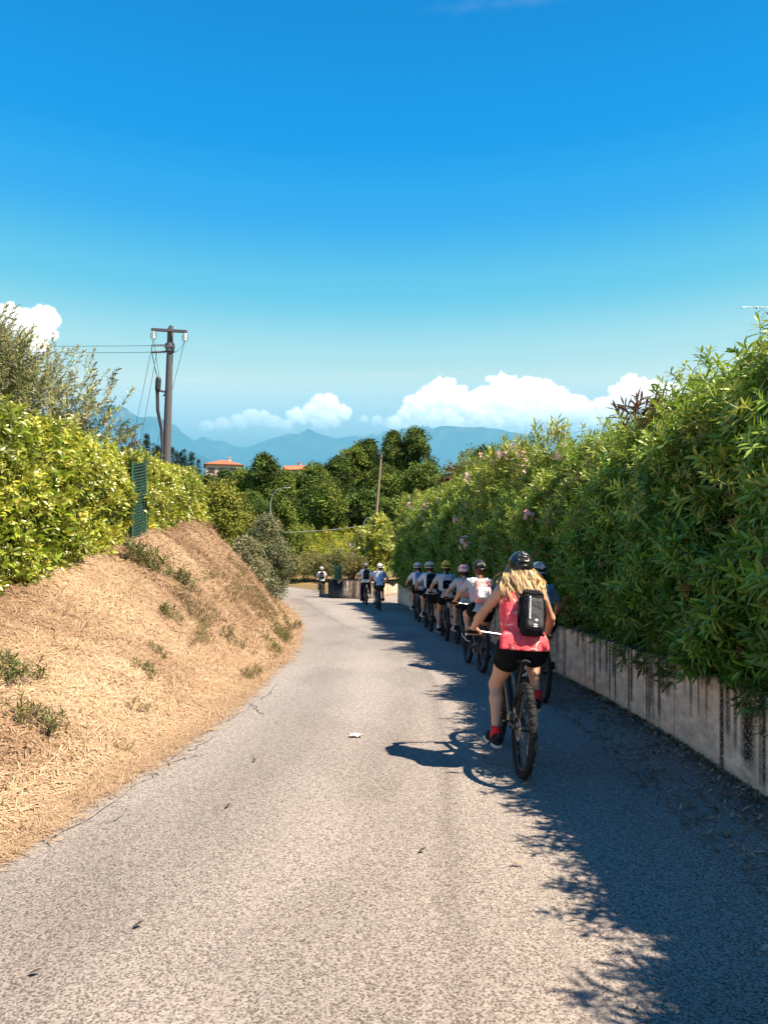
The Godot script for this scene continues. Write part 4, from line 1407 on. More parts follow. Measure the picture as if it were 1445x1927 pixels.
func grass_and_straw() -> void:
	var tufts := []
	for k in 4:
		var mb := MB.new()
		for i in 16:
			var a := rr(0, TAU)
			var el := rr(0.0, 0.24) if k < 3 else rr(0.25, 1.2)
			var dir := Vector3(cos(a) * cos(el), sin(el), sin(a) * cos(el))
			var p := Vector3(rr(-0.12, 0.12), rr(0.0, 0.02), rr(-0.12, 0.12))
			var l := rr(0.08, 0.22)
			var g := rr(0.65, 1.2)
			mb.col = Color(g, g * rr(0.93, 1.04), g * rr(0.8, 1.1))
			var s := dir.cross(Vector3.UP).normalized() * rr(0.0020, 0.0038)
			var nn := s.cross(dir).normalized()
			if nn.y < 0.0: nn = -nn
			var mid := p + dir * l * 0.55
			var tip := p + dir * l + Vector3(rr(-0.02, 0.02), -0.03, rr(-0.02, 0.02))
			var q := [mb.vert(p - s, nn), mb.vert(p + s, nn), mb.vert(mid - s, nn), mb.vert(mid + s, nn), mb.vert(tip, nn)]
			mb.quad_i(q[0], q[1], q[3], q[2]); mb.tri(q[2], q[3], q[4])
		tufts.append(mb.mesh())
	LV.tuft = tufts
	var where := []
	var tints := []
	var w2 := []
	var t2 := []
	for i in 46000:
		var d := 3.2 + 22.0 * pow(rng.randf(), 1.6)
		var t := 3.1 * pow(rng.randf(), 1.15) - 0.10 * rng.randf()
		if t < 0.0 and rng.randf() < 0.55: continue
		var x := sm(EL, d) - t
		var pos := V(x, maxf(bank(x, d), 0.012) + 0.01, d)
		var nn := Vector3(bank(x - 0.1, d) - bank(x + 0.1, d), 0.2, bank(x, d + 0.1) - bank(x, d - 0.1)).normalized()
		var s := rr(0.7, 1.25) * (1.0 if d < 12.0 else 1.5)
		if t < 0.35: s *= 0.6
		var b := basis_to(nn, rr(0, TAU)).scaled_local(Vector3.ONE * s)
		var pale := clampf(0.70 + 0.6 * bumps.get_noise_2d(x * 14.0 + 40.0, d * 14.0) * -1.0 - smoothstep(11.0, 19.0, d) * 0.30 + rr(-0.22, 0.22), 0.0, 1.0)
		if t < 0.6: pale = maxf(pale, 0.75)
		where.append(Transform3D(b, pos))
		tints.append(Color(0.20, 0.115, 0.065).lerp(Color(0.57, 0.41, 0.27), pale) * rr(0.85, 1.15))
	# straw blown together along the verge, and along the far left field
	for i in 1500:
		var d := 24.0 + 40.0 * rng.randf()
		var x := sm(EL, d) - 5.0 * rng.randf()
		where.append(Transform3D(basis_to(Vector3.UP, rr(0, TAU)).scaled_local(Vector3.ONE * rr(1.5, 3.0)), V(x, maxf(bank(x, d), 0.0) + 0.02, d)))
		tints.append(Color(0.5, 0.36, 0.17) * rr(0.8, 1.1))
	var root := thing("dry_straw", "", "", Vector3.ZERO)
	root.set_meta("kind", "stuff")
	for k in 4:
		var w := []
		var tt := []
		for i in range(k, where.size(), 4):
			if k == 3 and rng.randf() < 0.8: continue
			w.append(where[i]); tt.append(tints[i])
		scatter("straw", tufts[k], M.dry, w, tt, root)
	# standing brown stalks and faded green grass on the steep part of the bank
	var gw := []
	var gt := []
	for i in 4600:
		var d := rr(10.0, 20.0)
		var t := rr(0.15, 1.7)
		if bumps.get_noise_2d(t * 55.0 + 11.0, d * 14.0) + 0.30 * smoothstep(12.0, 18.5, d) < 0.17: continue
		var x := sm(EL, d) - t
		gw.append(Transform3D(basis_to(Vector3.UP + rdir() * 0.3, rr(0, TAU)).scaled_local(Vector3(0.8, rr(0.6, 1.1), 0.8)), V(x, bank(x, d), d)))
		gt.append(Color(0.075, 0.085, 0.028).lerp(Color(0.19, 0.15, 0.06), rng.randf()))
	var gr := scatter("faded_grass", tufts[3], M.dry, gw, gt)
	gr.set_meta("kind", "stuff")
	# weeds that stayed green
	var weeds := [[-2.75, 5.9, 0.30, "green thistle low on the bank at the left edge"], [-3.3, 6.6, 0.34, "tall dark weed on the bank at the far left"], [-2.35, 7.2, 0.20, "small green tuft in the middle of the bank foot"], [-2.2, 6.2, 0.16, "tiny weed near the verge, lowest on the bank"], [-2.6, 8.1, 0.24, "weed with upright brown stalks, lower middle of the bank"], [-3.05, 10.6, 0.30, "bright green weed on the pale upper slope"], [-3.9, 12.2, 0.55, "dark green clump at the hedge foot below the netting"], [-3.4, 12.6, 0.4, "clump beside the dark one under the netting"], [-2.35, 11.6, 0.28, "weed on the middle right of the bank"], [-2.1, 13.6, 0.32, "grass clump near the verge where the bank steepens"], [-2.15, 15.2, 0.40, "tall grass clump near the foot of the steep bank"], [-2.3, 18.6, 0.36, "dark clump at the tip of the bank by the road"], [-2.75, 9.0, 0.2, "brown stalk tuft halfway up the bank"]]
	for q in weeds:
		var x: float = q[0]
		var d: float = q[1]
		var at := V(x, bank(x, d) - 0.02, d)
		var wd := thing("weed", q[3], "weed", at, "green weeds on the straw bank")
		var ww := []
		var wt := []
		for i in int(34 * q[2] / 0.3):
			var o: Vector3 = Vector3(rr(-1, 1), 0, rr(-1, 1)) * q[2] * 0.55
			o.y = bank(x + o.x, d - o.z) - bank(x, d)
			ww.append(place(o + Vector3.UP * rr(0.0, q[2] * 0.5), Vector3.UP + rdir() * 0.7, q[2] * rr(0.9, 1.7)))
			wt.append(green(Color(0.10, 0.13, 0.03).lerp(Color(0.22, 0.18, 0.07), rng.randf() * 0.6)))
		foliage(wd, "lance" if x < -2.5 else "olive", M.leaf, ww, wt)
	# dead leaves along the foot of the wall
	var dl := MB.new()
	dl.leaf(Vector3.ZERO, Vector3(0.9, 0.1, 0.1).normalized(), Vector3.UP, 0.06, 0.02, -0.25, 0.3)
	var lw := []
	var lt := []
	for i in 9000:
		var d := 2.5 + 26.0 * pow(rng.randf(), 1.5)
		var off := pow(rng.randf(), 3.0) * 0.75
		if i % 60 == 0: off = rr(0.2, 1.9)
		var x := sm(ER, d) - 0.02 - off
		lw.append(Transform3D(basis_to(Vector3.UP + rdir() * 0.35, rr(0, TAU)).scaled_local(Vector3.ONE * rr(0.5, 1.2)), V(x, 0.022, d)))
		lt.append(Color(0.13, 0.085, 0.05).lerp(Color(0.42, 0.34, 0.24), pow(rng.randf(), 1.8)))
	var litter := scatter("leaf_litter", dl.mesh(), M.dry, lw, lt)
	litter.set_meta("kind", "stuff")

# ---------- bicycles and riders ----------
# Both are modelled about the ground point under the crank: riding towards -z, right is +x.
var LEFT_ANKLE := Vector3(-0.155, 0.265, 0.10)
var RIGHT_ANKLE := Vector3(0.165, 0.565, 0.055)
const BB := Vector3(0, 0.33, 0)

func wheel_mesh(parent: Node3D, at: Vector3, front: bool) -> void:
	var w := Node3D.new()
	w.name = numbered(parent, "wheel")
	w.position = at
	parent.add_child(w, true)
	for key in ["tyre", "rim", "spokes", "hub", "brake_disc"] + ([] if front else ["cassette"]):
		part(key, LV["w_" + key], M["w_" + key], w)

func wheel_kit() -> void:
	var t := MB.new()
	t.torus(Vector3.ZERO, 0.327, 0.029, Basis.IDENTITY, 64, 10)
	t.col = Color(3.4, 3.0, 2.6)
	for i in 72:   # knobs in three rows
		var a := TAU * i / 72
		var d := Vector3(0, cos(a), sin(a))
		var b := Basis(Vector3.RIGHT, d, Vector3.RIGHT.cross(d))
		if i % 2 == 0:
			t.box(d * 0.3555 + Vector3(0.008, 0, 0), Vector3(0.011, 0.007, 0.012), b)
			t.box(d * 0.3555 - Vector3(0.008, 0, 0), Vector3(0.011, 0.007, 0.012), b)
		else:
			t.box(d * 0.347 + Vector3(0.0215, 0, 0), Vector3(0.012, 0.009, 0.014), b)
			t.box(d * 0.347 - Vector3(0.0215, 0, 0), Vector3(0.012, 0.009, 0.014), b)
	LV.w_tyre = t.mesh()
	var r := MB.new()
	r.torus(Vector3.ZERO, 0.296, 0.011, Basis.IDENTITY, 48, 6, 1.3)
	LV.w_rim = r.mesh()
	var s := MB.new()
	for i in 28:
		var a := TAU * i / 28
		var sd := 1.0 if i % 2 else -1.0
		var d := Vector3(0, cos(a), sin(a))
		var e := Vector3(0, cos(a + 0.5 * sd), sin(a + 0.5 * sd))
		s.tube([e * 0.024 + Vector3(0.026 * sd, 0, 0), d * 0.29], 0.0013, 4, false)
	LV.w_spokes = s.mesh()
	var h := MB.new()
	h.tube([Vector3(-0.05, 0, 0), Vector3(-0.03, 0, 0), Vector3(-0.029, 0, 0), Vector3(0.029, 0, 0), Vector3(0.03, 0, 0), Vector3(0.05, 0, 0)], [0.012, 0.026, 0.016, 0.016, 0.026, 0.012], 12)
	LV.w_hub = h.mesh()
	var dsc := MB.new()
	dsc.torus(Vector3(-0.045, 0, 0), 0.078, 0.012, Basis.IDENTITY, 32, 6, 0.12)
	for k in 5: dsc.tube([Vector3(-0.045, 0.02 * cos(k * TAU / 5), 0.02 * sin(k * TAU / 5)), Vector3(-0.045, 0.072 * cos(k * TAU / 5 + 0.5), 0.072 * sin(k * TAU / 5 + 0.5))], 0.004, 4)
	LV.w_brake_disc = dsc.mesh()
	var cs := MB.new()
	for k in 6: cs.disc(Vector3(0.036 + k * 0.004, 0, 0), 0.075 - k * 0.009, 0.002)
	LV.w_cassette = cs.mesh()
	M.w_tyre = mat(lin(0.026, 0.025, 0.025), 0.85, 0.0, 0.3)
	M.w_tyre.vertex_color_use_as_albedo = true
	M.w_rim = mat(lin(0.02, 0.02, 0.022), 0.4)
	M.w_spokes = mat(lin(0.10, 0.10, 0.10), 0.4, 0.6)
	M.w_hub = mat(lin(0.03, 0.03, 0.03), 0.4, 0.4)
	M.w_brake_disc = mat(lin(0.4, 0.4, 0.42), 0.3, 0.9)
	M.w_cassette = mat(lin(0.25, 0.25, 0.26), 0.35, 0.9)
	M.black_paint = mat(lin(0.014, 0.014, 0.016), 0.35)
	M.black_rubber = mat(lin(0.02, 0.02, 0.02), 0.8, 0.0, 0.3)
	M.alloy = mat(lin(0.45, 0.45, 0.46), 0.3, 0.9)
	M.dark_alloy = mat(lin(0.05, 0.05, 0.055), 0.35, 0.7)
	M.red_lamp = mat(lin(0.5, 0.01, 0.01), 0.3)

func bike_proto() -> Node3D:
	var root := Node3D.new()
	root.name = "bicycle"
	root.set_meta("category", "bicycle")
	var rear := Vector3(0, 0.358, 0.43)
	var front := Vector3(0, 0.358, -0.72)
	wheel_mesh(root, rear, false)
	wheel_mesh(root, front, true)
	var f := MB.new()
	var seat := Vector3(0, 0.63, 0.135)
	var ht := Vector3(0, 0.865, -0.475)
	var hb := Vector3(0, 0.745, -0.525)
	f.tube([BB, seat], 0.018, 10)
	f.tube([seat + Vector3(0, -0.03, -0.01), Vector3(0, 0.72, -0.15), ht + Vector3(0, -0.02, 0.01)], [0.019, 0.021, 0.024], 10)
	f.tube([BB + Vector3(0, 0.01, -0.03), Vector3(0, 0.53, -0.27), hb], [0.040, 0.040, 0.034], 10, true, 0.8)
	f.tube([ht + Vector3(0, 0.01, 0), hb], 0.027, 12)
	for s: float in [-1.0, 1.0]:
		f.tube([BB + Vector3(s * 0.035, 0, 0.03), Vector3(s * 0.05, 0.345, 0.15), Vector3(s * 0.065, 0.36, 0.41)], [0.014, 0.012, 0.010], 8)
		f.tube([seat + Vector3(s * 0.02, -0.05, 0.01), Vector3(s * 0.052, 0.50, 0.25), Vector3(s * 0.062, 0.365, 0.42)], [0.010, 0.009, 0.009], 8)
	f.rbox(BB + Vector3(0, 0.015, -0.02), Vector3(0.085, 0.13, 0.16), 0.035, Basis.IDENTITY, 4)
	part("frame", f, M.black_paint, root)
	var fk := MB.new()
	fk.tube([Vector3(-0.065, 0.725, -0.535), Vector3(0.065, 0.725, -0.535)], 0.022, 8)
	for s: float in [-1.0, 1.0]:
		fk.tube([Vector3(s * 0.062, 0.75, -0.52), Vector3(s * 0.062, 0.58, -0.61)], 0.016, 8)
		fk.tube([Vector3(s * 0.062, 0.60, -0.60), Vector3(s * 0.062, 0.35, -0.725)], [0.022, 0.018], 8)
	part("fork", fk, M.dark_alloy, root)
	var sp := MB.new()
	sp.tube([seat + Vector3(0, -0.05, -0.015), Vector3(0, 0.83, 0.205)], 0.0145, 10)
	part("seatpost", sp, M.black_paint, root)
	var sd := MB.new()
	sd.tube([Vector3(0, 0.855, 0.335), Vector3(0, 0.865, 0.29), Vector3(0, 0.862, 0.20), Vector3(0, 0.855, 0.12), Vector3(0, 0.845, 0.06)], [0.030, 0.072, 0.062, 0.026, 0.016], 14, true, 0.42, Vector3.RIGHT)
	sd.tube([Vector3(-0.02, 0.835, 0.27), Vector3(-0.02, 0.828, 0.17)], 0.004, 5)
	sd.tube([Vector3(0.02, 0.835, 0.27), Vector3(0.02, 0.828, 0.17)], 0.004, 5)
	part("saddle", sd, M.black_rubber, root)
	var st := MB.new()
	st.tube([ht, Vector3(0, 0.915, -0.455), Vector3(0, 0.985, -0.445)], [0.02, 0.019, 0.019], 10)
	st.tube([Vector3(0, 0.975, -0.445), Vector3(0, 0.985, -0.49)], 0.02, 10)
	part("stem", st, M.black_paint, root)
	var hbm := MB.new()
	hbm.tube([Vector3(-0.36, 1.005, -0.43), Vector3(-0.22, 1.005, -0.465), Vector3(-0.06, 0.988, -0.49), Vector3(0.06, 0.988, -0.49), Vector3(0.22, 1.005, -0.465), Vector3(0.36, 1.005, -0.43)], [0.011, 0.011, 0.016, 0.016, 0.011, 0.011], 10)
	var bar := part("handlebar", hbm, M.alloy, root)
	for s: float in [-1.0, 1.0]:
		var g := MB.new()
		g.tube([Vector3(s * 0.245, 1.005, -0.459), Vector3(s * 0.30, 1.005, -0.445), Vector3(s * 0.37, 1.005, -0.427)], [0.0165, 0.015, 0.0185], 10)
		part("grip", g, M.black_rubber, bar)
		var lv := MB.new()
		lv.tube([Vector3(s * 0.215, 1.0, -0.468), Vector3(s * 0.225, 0.985, -0.505), Vector3(s * 0.29, 0.975, -0.515), Vector3(s * 0.335, 0.970, -0.505)], [0.010, 0.007, 0.006, 0.006], 6)
		lv.tube([Vector3(s * 0.205, 1.0, -0.47), Vector3(s * 0.12, 1.02, -0.53), Vector3(s * 0.03, 0.93, -0.55), Vector3(s * 0.02, 0.82, -0.53)], 0.0028, 5)
		part("brake_lever", lv, M.dark_alloy, bar)
	var cr := MB.new()
	cr.tube([BB + Vector3(-0.085, 0, 0), BB + Vector3(0.085, 0, 0)], 0.014, 10)
	for s: float in [-1.0, 1.0]:
		var dv := Vector3(0, s * 0.164, s * -0.044)   # right pedal up and a little forward, left down
		cr.tube([BB + Vector3(s * 0.085, 0, 0), BB + Vector3(s * 0.095, 0, 0) + dv], [0.017, 0.012], 8, true, 0.6)
	var crank := part("crank", cr, M.dark_alloy, root)
	for s: float in [-1.0, 1.0]:
		var pd := MB.new()
		pd.box(BB + Vector3(s * 0.155, s * 0.164, s * -0.044), Vector3(0.095, 0.018, 0.10), Basis.IDENTITY, 0.005)
		part("pedal", pd, M.black_rubber, crank)
	var cg := MB.new()
	cg.disc(BB + Vector3(0.06, 0, 0), 0.075, 0.004, Basis.IDENTITY, 28)
	part("chainring", cg, M.dark_alloy, crank)
	var ch := MB.new()
	ch.tube([BB + Vector3(0.06, 0.076, 0.0), rear + Vector3(0.046, 0.04, 0.0)], 0.004, 5)
	ch.tube([BB + Vector3(0.06, -0.076, 0.0), rear + Vector3(0.046, -0.16, -0.04)], 0.004, 5)
	part("chain", ch, M.w_cassette, root)
	var dr := MB.new()
	dr.tube([rear + Vector3(0.068, -0.01, 0), rear + Vector3(0.075, -0.07, 0.0), rear + Vector3(0.05, -0.16, -0.03)], [0.014, 0.018, 0.012], 6)
	part("derailleur", dr, M.dark_alloy, root)
	var cal := MB.new()
	cal.rbox(Vector3(-0.058, 0.43, 0.37), Vector3(0.026, 0.06, 0.045), 0.01, Basis(Vector3.RIGHT, 0.5), 3)
	part("brake_caliper", cal, M.dark_alloy, root)
	return root

func knee(hip: Vector3, ankle: Vector3, l1: float, l2: float, pole: Vector3) -> Vector3:
	var d := ankle - hip
	var L := minf(d.length(), (l1 + l2) * 0.999)
	var a := (l1 * l1 - l2 * l2 + L * L) / (2.0 * L)
	var h := sqrt(maxf(0.0, l1 * l1 - a * a))
	var u := d.normalized()
	return hip + u * a + (pole - u * pole.dot(u)).normalized() * h

var J := {}

func skeleton(pose: int) -> void:
	J.head = Transform3D.IDENTITY
	LEFT_ANKLE = Vector3(-0.155, 0.265, 0.10)
	RIGHT_ANKLE = Vector3(0.165, 0.565, 0.055)
	if pose == 1:   # cranks level, head turned a little aside
		LEFT_ANKLE = Vector3(-0.155, 0.435, -0.065)
		RIGHT_ANKLE = Vector3(0.158, 0.435, 0.275)
		var hb := Basis(Vector3.UP, 0.38) * Basis(Vector3.BACK, 0.10) * Basis(Vector3.RIGHT, -0.10)
		var pv := Vector3(0, 1.47, -0.07)
		J.head = Transform3D(hb, pv - hb * pv)
	for s in ["l", "r"]:
		var sx := -1.0 if s == "l" else 1.0
		J["sh" + s] = Vector3(sx * 0.165, 1.375, -0.035)
		J["el" + s] = Vector3(sx * 0.285, 1.18, -0.165)
		if pose == 1: J["el" + s] = Vector3(sx * 0.315, 1.165, -0.150)
		J["wr" + s] = Vector3(sx * 0.322, 1.045, -0.365)
		J["hip" + s] = Vector3(sx * 0.088, 0.93, 0.175)
		J["an" + s] = LEFT_ANKLE if s == "l" else RIGHT_ANKLE
		J["kn" + s] = knee(J["hip" + s], J["an" + s], 0.405, 0.395, Vector3(sx * 0.12, 0.05, -1))

func torso_bones(o: float, waist: float) -> Array:
	return [[Vector3(-0.075, 0.955, 0.195), Vector3(0.075, 0.955, 0.195), 0.108 + o, 0.108 + o],
		[Vector3(0, 0.98, 0.18), Vector3(0, 1.13, 0.11), 0.112 + o, 0.102 + o + waist],
		[Vector3(-0.05, 1.13, 0.105), Vector3(-0.075, 1.31, 0.02), 0.088 + o + waist, 0.092 + o],
		[Vector3(0.05, 1.13, 0.105), Vector3(0.075, 1.31, 0.02), 0.088 + o + waist, 0.092 + o],
		[Vector3(-0.11, 1.365, -0.02), Vector3(0.11, 1.365, -0.02), 0.062 + o, 0.062 + o]]

func leg_bones(s: String, o: float, full := true) -> Array:
	var hip: Vector3 = J["hip" + s]
	var kn: Vector3 = J["kn" + s]
	var an: Vector3 = J["an" + s]
	var calf := kn.lerp(an, 0.30)
	var back := Vector3(0, 0, 0.022)
	var out := [[hip, kn, 0.090 + o, 0.056 + o], [hip + Vector3(0, 0.01, 0.015), hip.lerp(kn, 0.5), 0.086 + o, 0.071 + o]]
	if full: out.append_array([[kn, calf + back, 0.052 + o, 0.050 + o], [calf + back, an, 0.052 + o, 0.032 + o], [an, an + Vector3(0, -0.05, 0.0), 0.034 + o, 0.034 + o]])
	return out

func arm_bones(s: String, o: float) -> Array:
	return [[J["sh" + s], J["el" + s], 0.048 + o, 0.036 + o], [J["el" + s], J["el" + s].lerp(J["wr" + s], 0.35), 0.037 + o, 0.037 + o], [J["el" + s].lerp(J["wr" + s], 0.35), J["wr" + s], 0.037 + o, 0.025 + o]]

func hand_bones() -> Array:   # right hand closed on the grip
	var g := Vector3(0.312, 1.005, -0.442)
	var w: Vector3 = J.wrr
	var out := [[w, g + Vector3(0.005, 0.040, 0.012), 0.024, 0.021]]
	for k in 4:   # knuckle over the bar, down its front and under it
		var x: float = 0.275 + k * 0.0215
		var zb: float = -0.452 + k * 0.0055
		var long: float = [0.92, 1.0, 0.96, 0.82][k]
		var kn := Vector3(x, 1.034, zb - 0.012)
		out.append([w.lerp(kn, 0.35), kn, 0.017, 0.0105])
		out.append([kn, Vector3(x, 1.014, zb - 0.028 * long), 0.0100, 0.0092])
		out.append([Vector3(x, 1.014, zb - 0.028 * long), Vector3(x, 0.985, zb - 0.016), 0.0092, 0.0085])
		out.append([Vector3(x, 0.985, zb - 0.016), Vector3(x - 0.002, 0.983, zb + 0.012 * long), 0.0085, 0.0075])
	out.append([w.lerp(g, 0.45) + Vector3(-0.012, 0.012, 0), Vector3(0.262, 1.016, -0.432), 0.017, 0.012])
	out.append([Vector3(0.262, 1.016, -0.432), Vector3(0.248, 0.990, -0.448), 0.0115, 0.0100])
	out.append([Vector3(0.248, 0.990, -0.448), Vector3(0.246, 0.982, -0.468), 0.0100, 0.0085])
	return out

func head_bones() -> Array:
	var c := Vector3(0, 1.575, -0.115)
	var q := [[c, Vector3(0.076, 0.105, 0.094), 0.0, 0.0, 3], [c + Vector3(0, -0.055, -0.035), c + Vector3(0, -0.095, -0.062), 0.056, 0.030],
		[c + Vector3(0, 0.0, -0.09), c + Vector3(0, -0.035, -0.112), 0.010, 0.016], [c + Vector3(-0.022, -0.066, -0.090), c + Vector3(0.022, -0.066, -0.090), 0.009, 0.009],
		[c + Vector3(-0.035, 0.022, -0.082), c + Vector3(0.035, 0.022, -0.082), 0.012, 0.012], [c + Vector3(0, -0.10, -0.075), c + Vector3(0, -0.104, -0.077), 0.014, 0.014],
		[c + Vector3(0, -0.04, 0.01), Vector3(0, 1.40, -0.045), 0.052, 0.058]]
	for s: float in [-1.0, 1.0]:
		q.append([c + Vector3(s * 0.076, 0.012, 0.008), c + Vector3(s * 0.074, -0.028, 0.0), 0.014, 0.010])
		q.append([c + Vector3(s * 0.032, 0.0, -0.094), c + Vector3(s * 0.032, 0.0, -0.096), 0.011, 0.011, 1])
	return q

func mirrored(src: MB) -> MB:
	var o := MB.new()
	o.add(src, Transform3D(Basis.from_scale(Vector3(-1, 1, 1)), Vector3.ZERO))
	return o

func rider_kit(pose: int) -> void:
	skeleton(pose)
	var hand := MB.new()
	nets(hand, hand_bones(), 0.0042, 0.006)
	var head := MB.new()
	nets(head, head_bones(), 0.006, 0.018)
	var body := MB.new()
	var bones := torso_bones(0.0, 0.0)
	bones.append([Vector3(0, 1.36, -0.02), Vector3(0, 1.47, -0.07), 0.056, 0.050])
	for s in ["l", "r"]:
		bones.append_array(arm_bones(s, 0.0))
		bones.append_array(leg_bones(s, 0.0))
	nets(body, bones, 0.0115, 0.03)
	body.add(head, J.head)
	if pose == 1: LV.head_turn1 = J.head
	body.add(hand, Transform3D.IDENTITY)
	body.add(mirrored(hand), Transform3D.IDENTITY)
	LV["body" + str(pose)] = body
	# tee shirt: loose torso and sleeves
	var tee := MB.new()
	bones = torso_bones(0.017, 0.018)
	bones.append([Vector3(-0.06, 0.93, 0.20), Vector3(0.06, 0.93, 0.20), 0.135, 0.135])
	for s in ["l", "r"]:
		var a: Vector3 = J["sh" + s]
		var b: Vector3 = J["el" + s]
		bones.append([a + (a - b) * 0.1, a.lerp(b, 0.72), 0.060, 0.062, 2])
	bones.append([Vector3(0, 1.42, -0.05), Vector3(0, 1.62, -0.13), 0.062, 0.062, 1])
	nets(tee, bones, 0.012, 0.035, [Plane(Vector3.DOWN, -0.915)])
	LV["tee" + str(pose)] = tee
	# sleeveless top with a flared hem
	var tank := MB.new()
	bones = torso_bones(0.014, 0.022)
	bones[4] = [Vector3(-0.085, 1.365, -0.02), Vector3(0.085, 1.365, -0.02), 0.068, 0.068]
	bones.append([Vector3(-0.062, 0.96, 0.19), Vector3(0.062, 0.96, 0.19), 0.140, 0.140])
	for k in 5:
		var x := -0.14 + 0.07 * k
		bones.append([Vector3(x, 1.10, 0.12 + 0.10 * cos(x * 6.0)), Vector3(x * 1.15, 0.95, 0.21 + 0.11 * cos(x * 6.0)), 0.012, 0.028])
	bones.append([Vector3(0, 1.42, -0.05), Vector3(0, 1.62, -0.13), 0.075, 0.075, 1])
	for sx: float in [-1.0, 1.0]: bones.append([Vector3(sx * 0.215, 1.37, -0.04), Vector3(sx * 0.215, 1.25, 0.0), 0.062, 0.05, 1])
	nets(tank, bones, 0.009, 0.03, [Plane(Vector3.DOWN, -0.945)])
	LV["tank" + str(pose)] = tank
	var shorts := MB.new()
	bones = [[Vector3(-0.078, 0.955, 0.195), Vector3(0.078, 0.955, 0.195), 0.118, 0.118], [Vector3(0, 0.98, 0.18), Vector3(0, 1.06, 0.14), 0.122, 0.112]]
	for s in ["l", "r"]:
		var a: Vector3 = J["hip" + s]
		var b: Vector3 = J["kn" + s]
		bones.append([a + Vector3(0, 0.02, 0.03), a + Vector3(0, -0.015, 0.02), 0.118, 0.112])
		bones.append([a + (a - b) * 0.15, a.lerp(b, 0.38), 0.110, 0.103, 2])
	nets(shorts, bones, 0.010, 0.03)
	LV["shorts" + str(pose)] = shorts
	var tights := MB.new()
	bones = [[Vector3(-0.078, 0.955, 0.195), Vector3(0.078, 0.955, 0.195), 0.116, 0.116], [Vector3(0, 0.98, 0.18), Vector3(0, 1.06, 0.14), 0.12, 0.112]]
	for s in ["l", "r"]: bones.append_array(leg_bones(s, 0.010))
	nets(tights, bones, 0.011, 0.025)
	LV["tights" + str(pose)] = tights
	for s in ["l", "r"]:
		var an: Vector3 = J["an" + s]
		var sx := -1.0 if s == "l" else 1.0
		var pitch := (0.10 if s == "l" else 0.38) if pose == 0 else (0.12 if s == "l" else -0.35)
		var b := Basis(Vector3.UP, sx * -0.22) * Basis(Vector3.RIGHT, pitch)
		var sock := MB.new()
		nets(sock, [[an + Vector3(0, -0.05, 0.004), an + Vector3(0, 0.045, 0.004), 0.038, 0.040, 2], [an + Vector3(0, -0.05, 0.0), an + b * Vector3(0, -0.055, -0.05), 0.036, 0.034]], 0.007, 0.01)
		LV["sock" + s + str(pose)] = sock
		var up := MB.new()
		nets(up, [[an + b * Vector3(0, -0.058, 0.045), an + b * Vector3(0, -0.066, -0.09), 0.037, 0.040], [an + b * Vector3(0, -0.066, -0.09), an + b * Vector3(sx * -0.006, -0.078, -0.165), 0.040, 0.026], [an + b * Vector3(0, -0.03, 0.025), an + b * Vector3(0, -0.055, 0.04), 0.036, 0.036], [an + b * Vector3(0, 0.05, 0.0), an + b * Vector3(0, 0.0, 0.0), 0.034, 0.034, 1]], 0.0065, 0.02, [])
		LV["shoe" + s + str(pose)] = up
		var sole := MB.new()
		sole.tube([an + b * Vector3(0, -0.100, 0.088), an + b * Vector3(0, -0.100, 0.07), an + b * Vector3(0, -0.102, 0.0), an + b * Vector3(0, -0.106, -0.10), an + b * Vector3(0, -0.103, -0.17), an + b * Vector3(0, -0.098, -0.195)], [0.020, 0.037, 0.035, 0.043, 0.034, 0.012], 14, true, 0.40, b * Vector3.RIGHT)
		LV["sole" + s + str(pose)] = sole
	# helmets
	var c := Vector3(0, 1.603, -0.105)
	var tilt := Basis(Vector3.RIGHT, -0.10)
	var smooth := MB.new()
	shell(smooth, c, tilt, Vector3(0.104, 0.118, 0.132), 0)
	LV.helmet_smooth = smooth
	var liner := MB.new()
	shell(liner, c, tilt, Vector3(0.094, 0.106, 0.124), 1)
	LV.helmet_liner = liner
	var ribs := MB.new()
	for k in 7:   # bands from brow to nape with open vents between them
		var off := (k - 3) / 3.0
		var path := []
		var rad := []
		for i in 15:
			var th := lerpf(-1.50, 1.45, i / 14.0)
			var lat := off * 1.12
			var d := Vector3(sin(lat) * (0.55 + 0.45 * cos(th)), cos(th) * cos(lat * 0.92), sin(th) * (0.72 + 0.28 * cos(lat)))
			path.append(c + tilt * (d * Vector3(0.104, 0.118, 0.138)))
			rad.append(0.0135 * (0.75 + 0.35 * cos(th * 1.2)))
		ribs.tube(path, rad, 6, true, 0.75, Vector3.RIGHT)
	for i in 20:   # the rim that joins them
		var a0 := TAU * i / 20
		var a1 := TAU * (i + 1) / 20
		ribs.tube([c + tilt * Vector3(sin(a0) * 0.102, -0.012 - 0.03 * cos(a0), cos(a0) * 0.13), c + tilt * Vector3(sin(a1) * 0.102, -0.012 - 0.03 * cos(a1), cos(a1) * 0.13)], 0.013, 6, false)
	for th: float in [-0.55, 0.15, 0.8]:
		var path := []
		for i in 9:
			var l := lerpf(-0.95, 0.95, i / 8.0)
			path.append(c + tilt * (Vector3(sin(l), cos(th) * cos(l), sin(th) * (0.75 + 0.25 * cos(l))) * Vector3(0.102, 0.114, 0.134)))
		ribs.tube(path, 0.010, 6)
	LV.helmet_ribs = ribs
	var strap := MB.new()
	for sx: float in [-1.0, 1.0]: strap.tube([c + Vector3(sx * 0.094, -0.02, 0.02), c + Vector3(sx * 0.086, -0.08, -0.01), c + Vector3(sx * 0.03, -0.145, -0.055), c + Vector3(0, -0.15, -0.06)], 0.005, 4)
	LV.chin_strap = strap

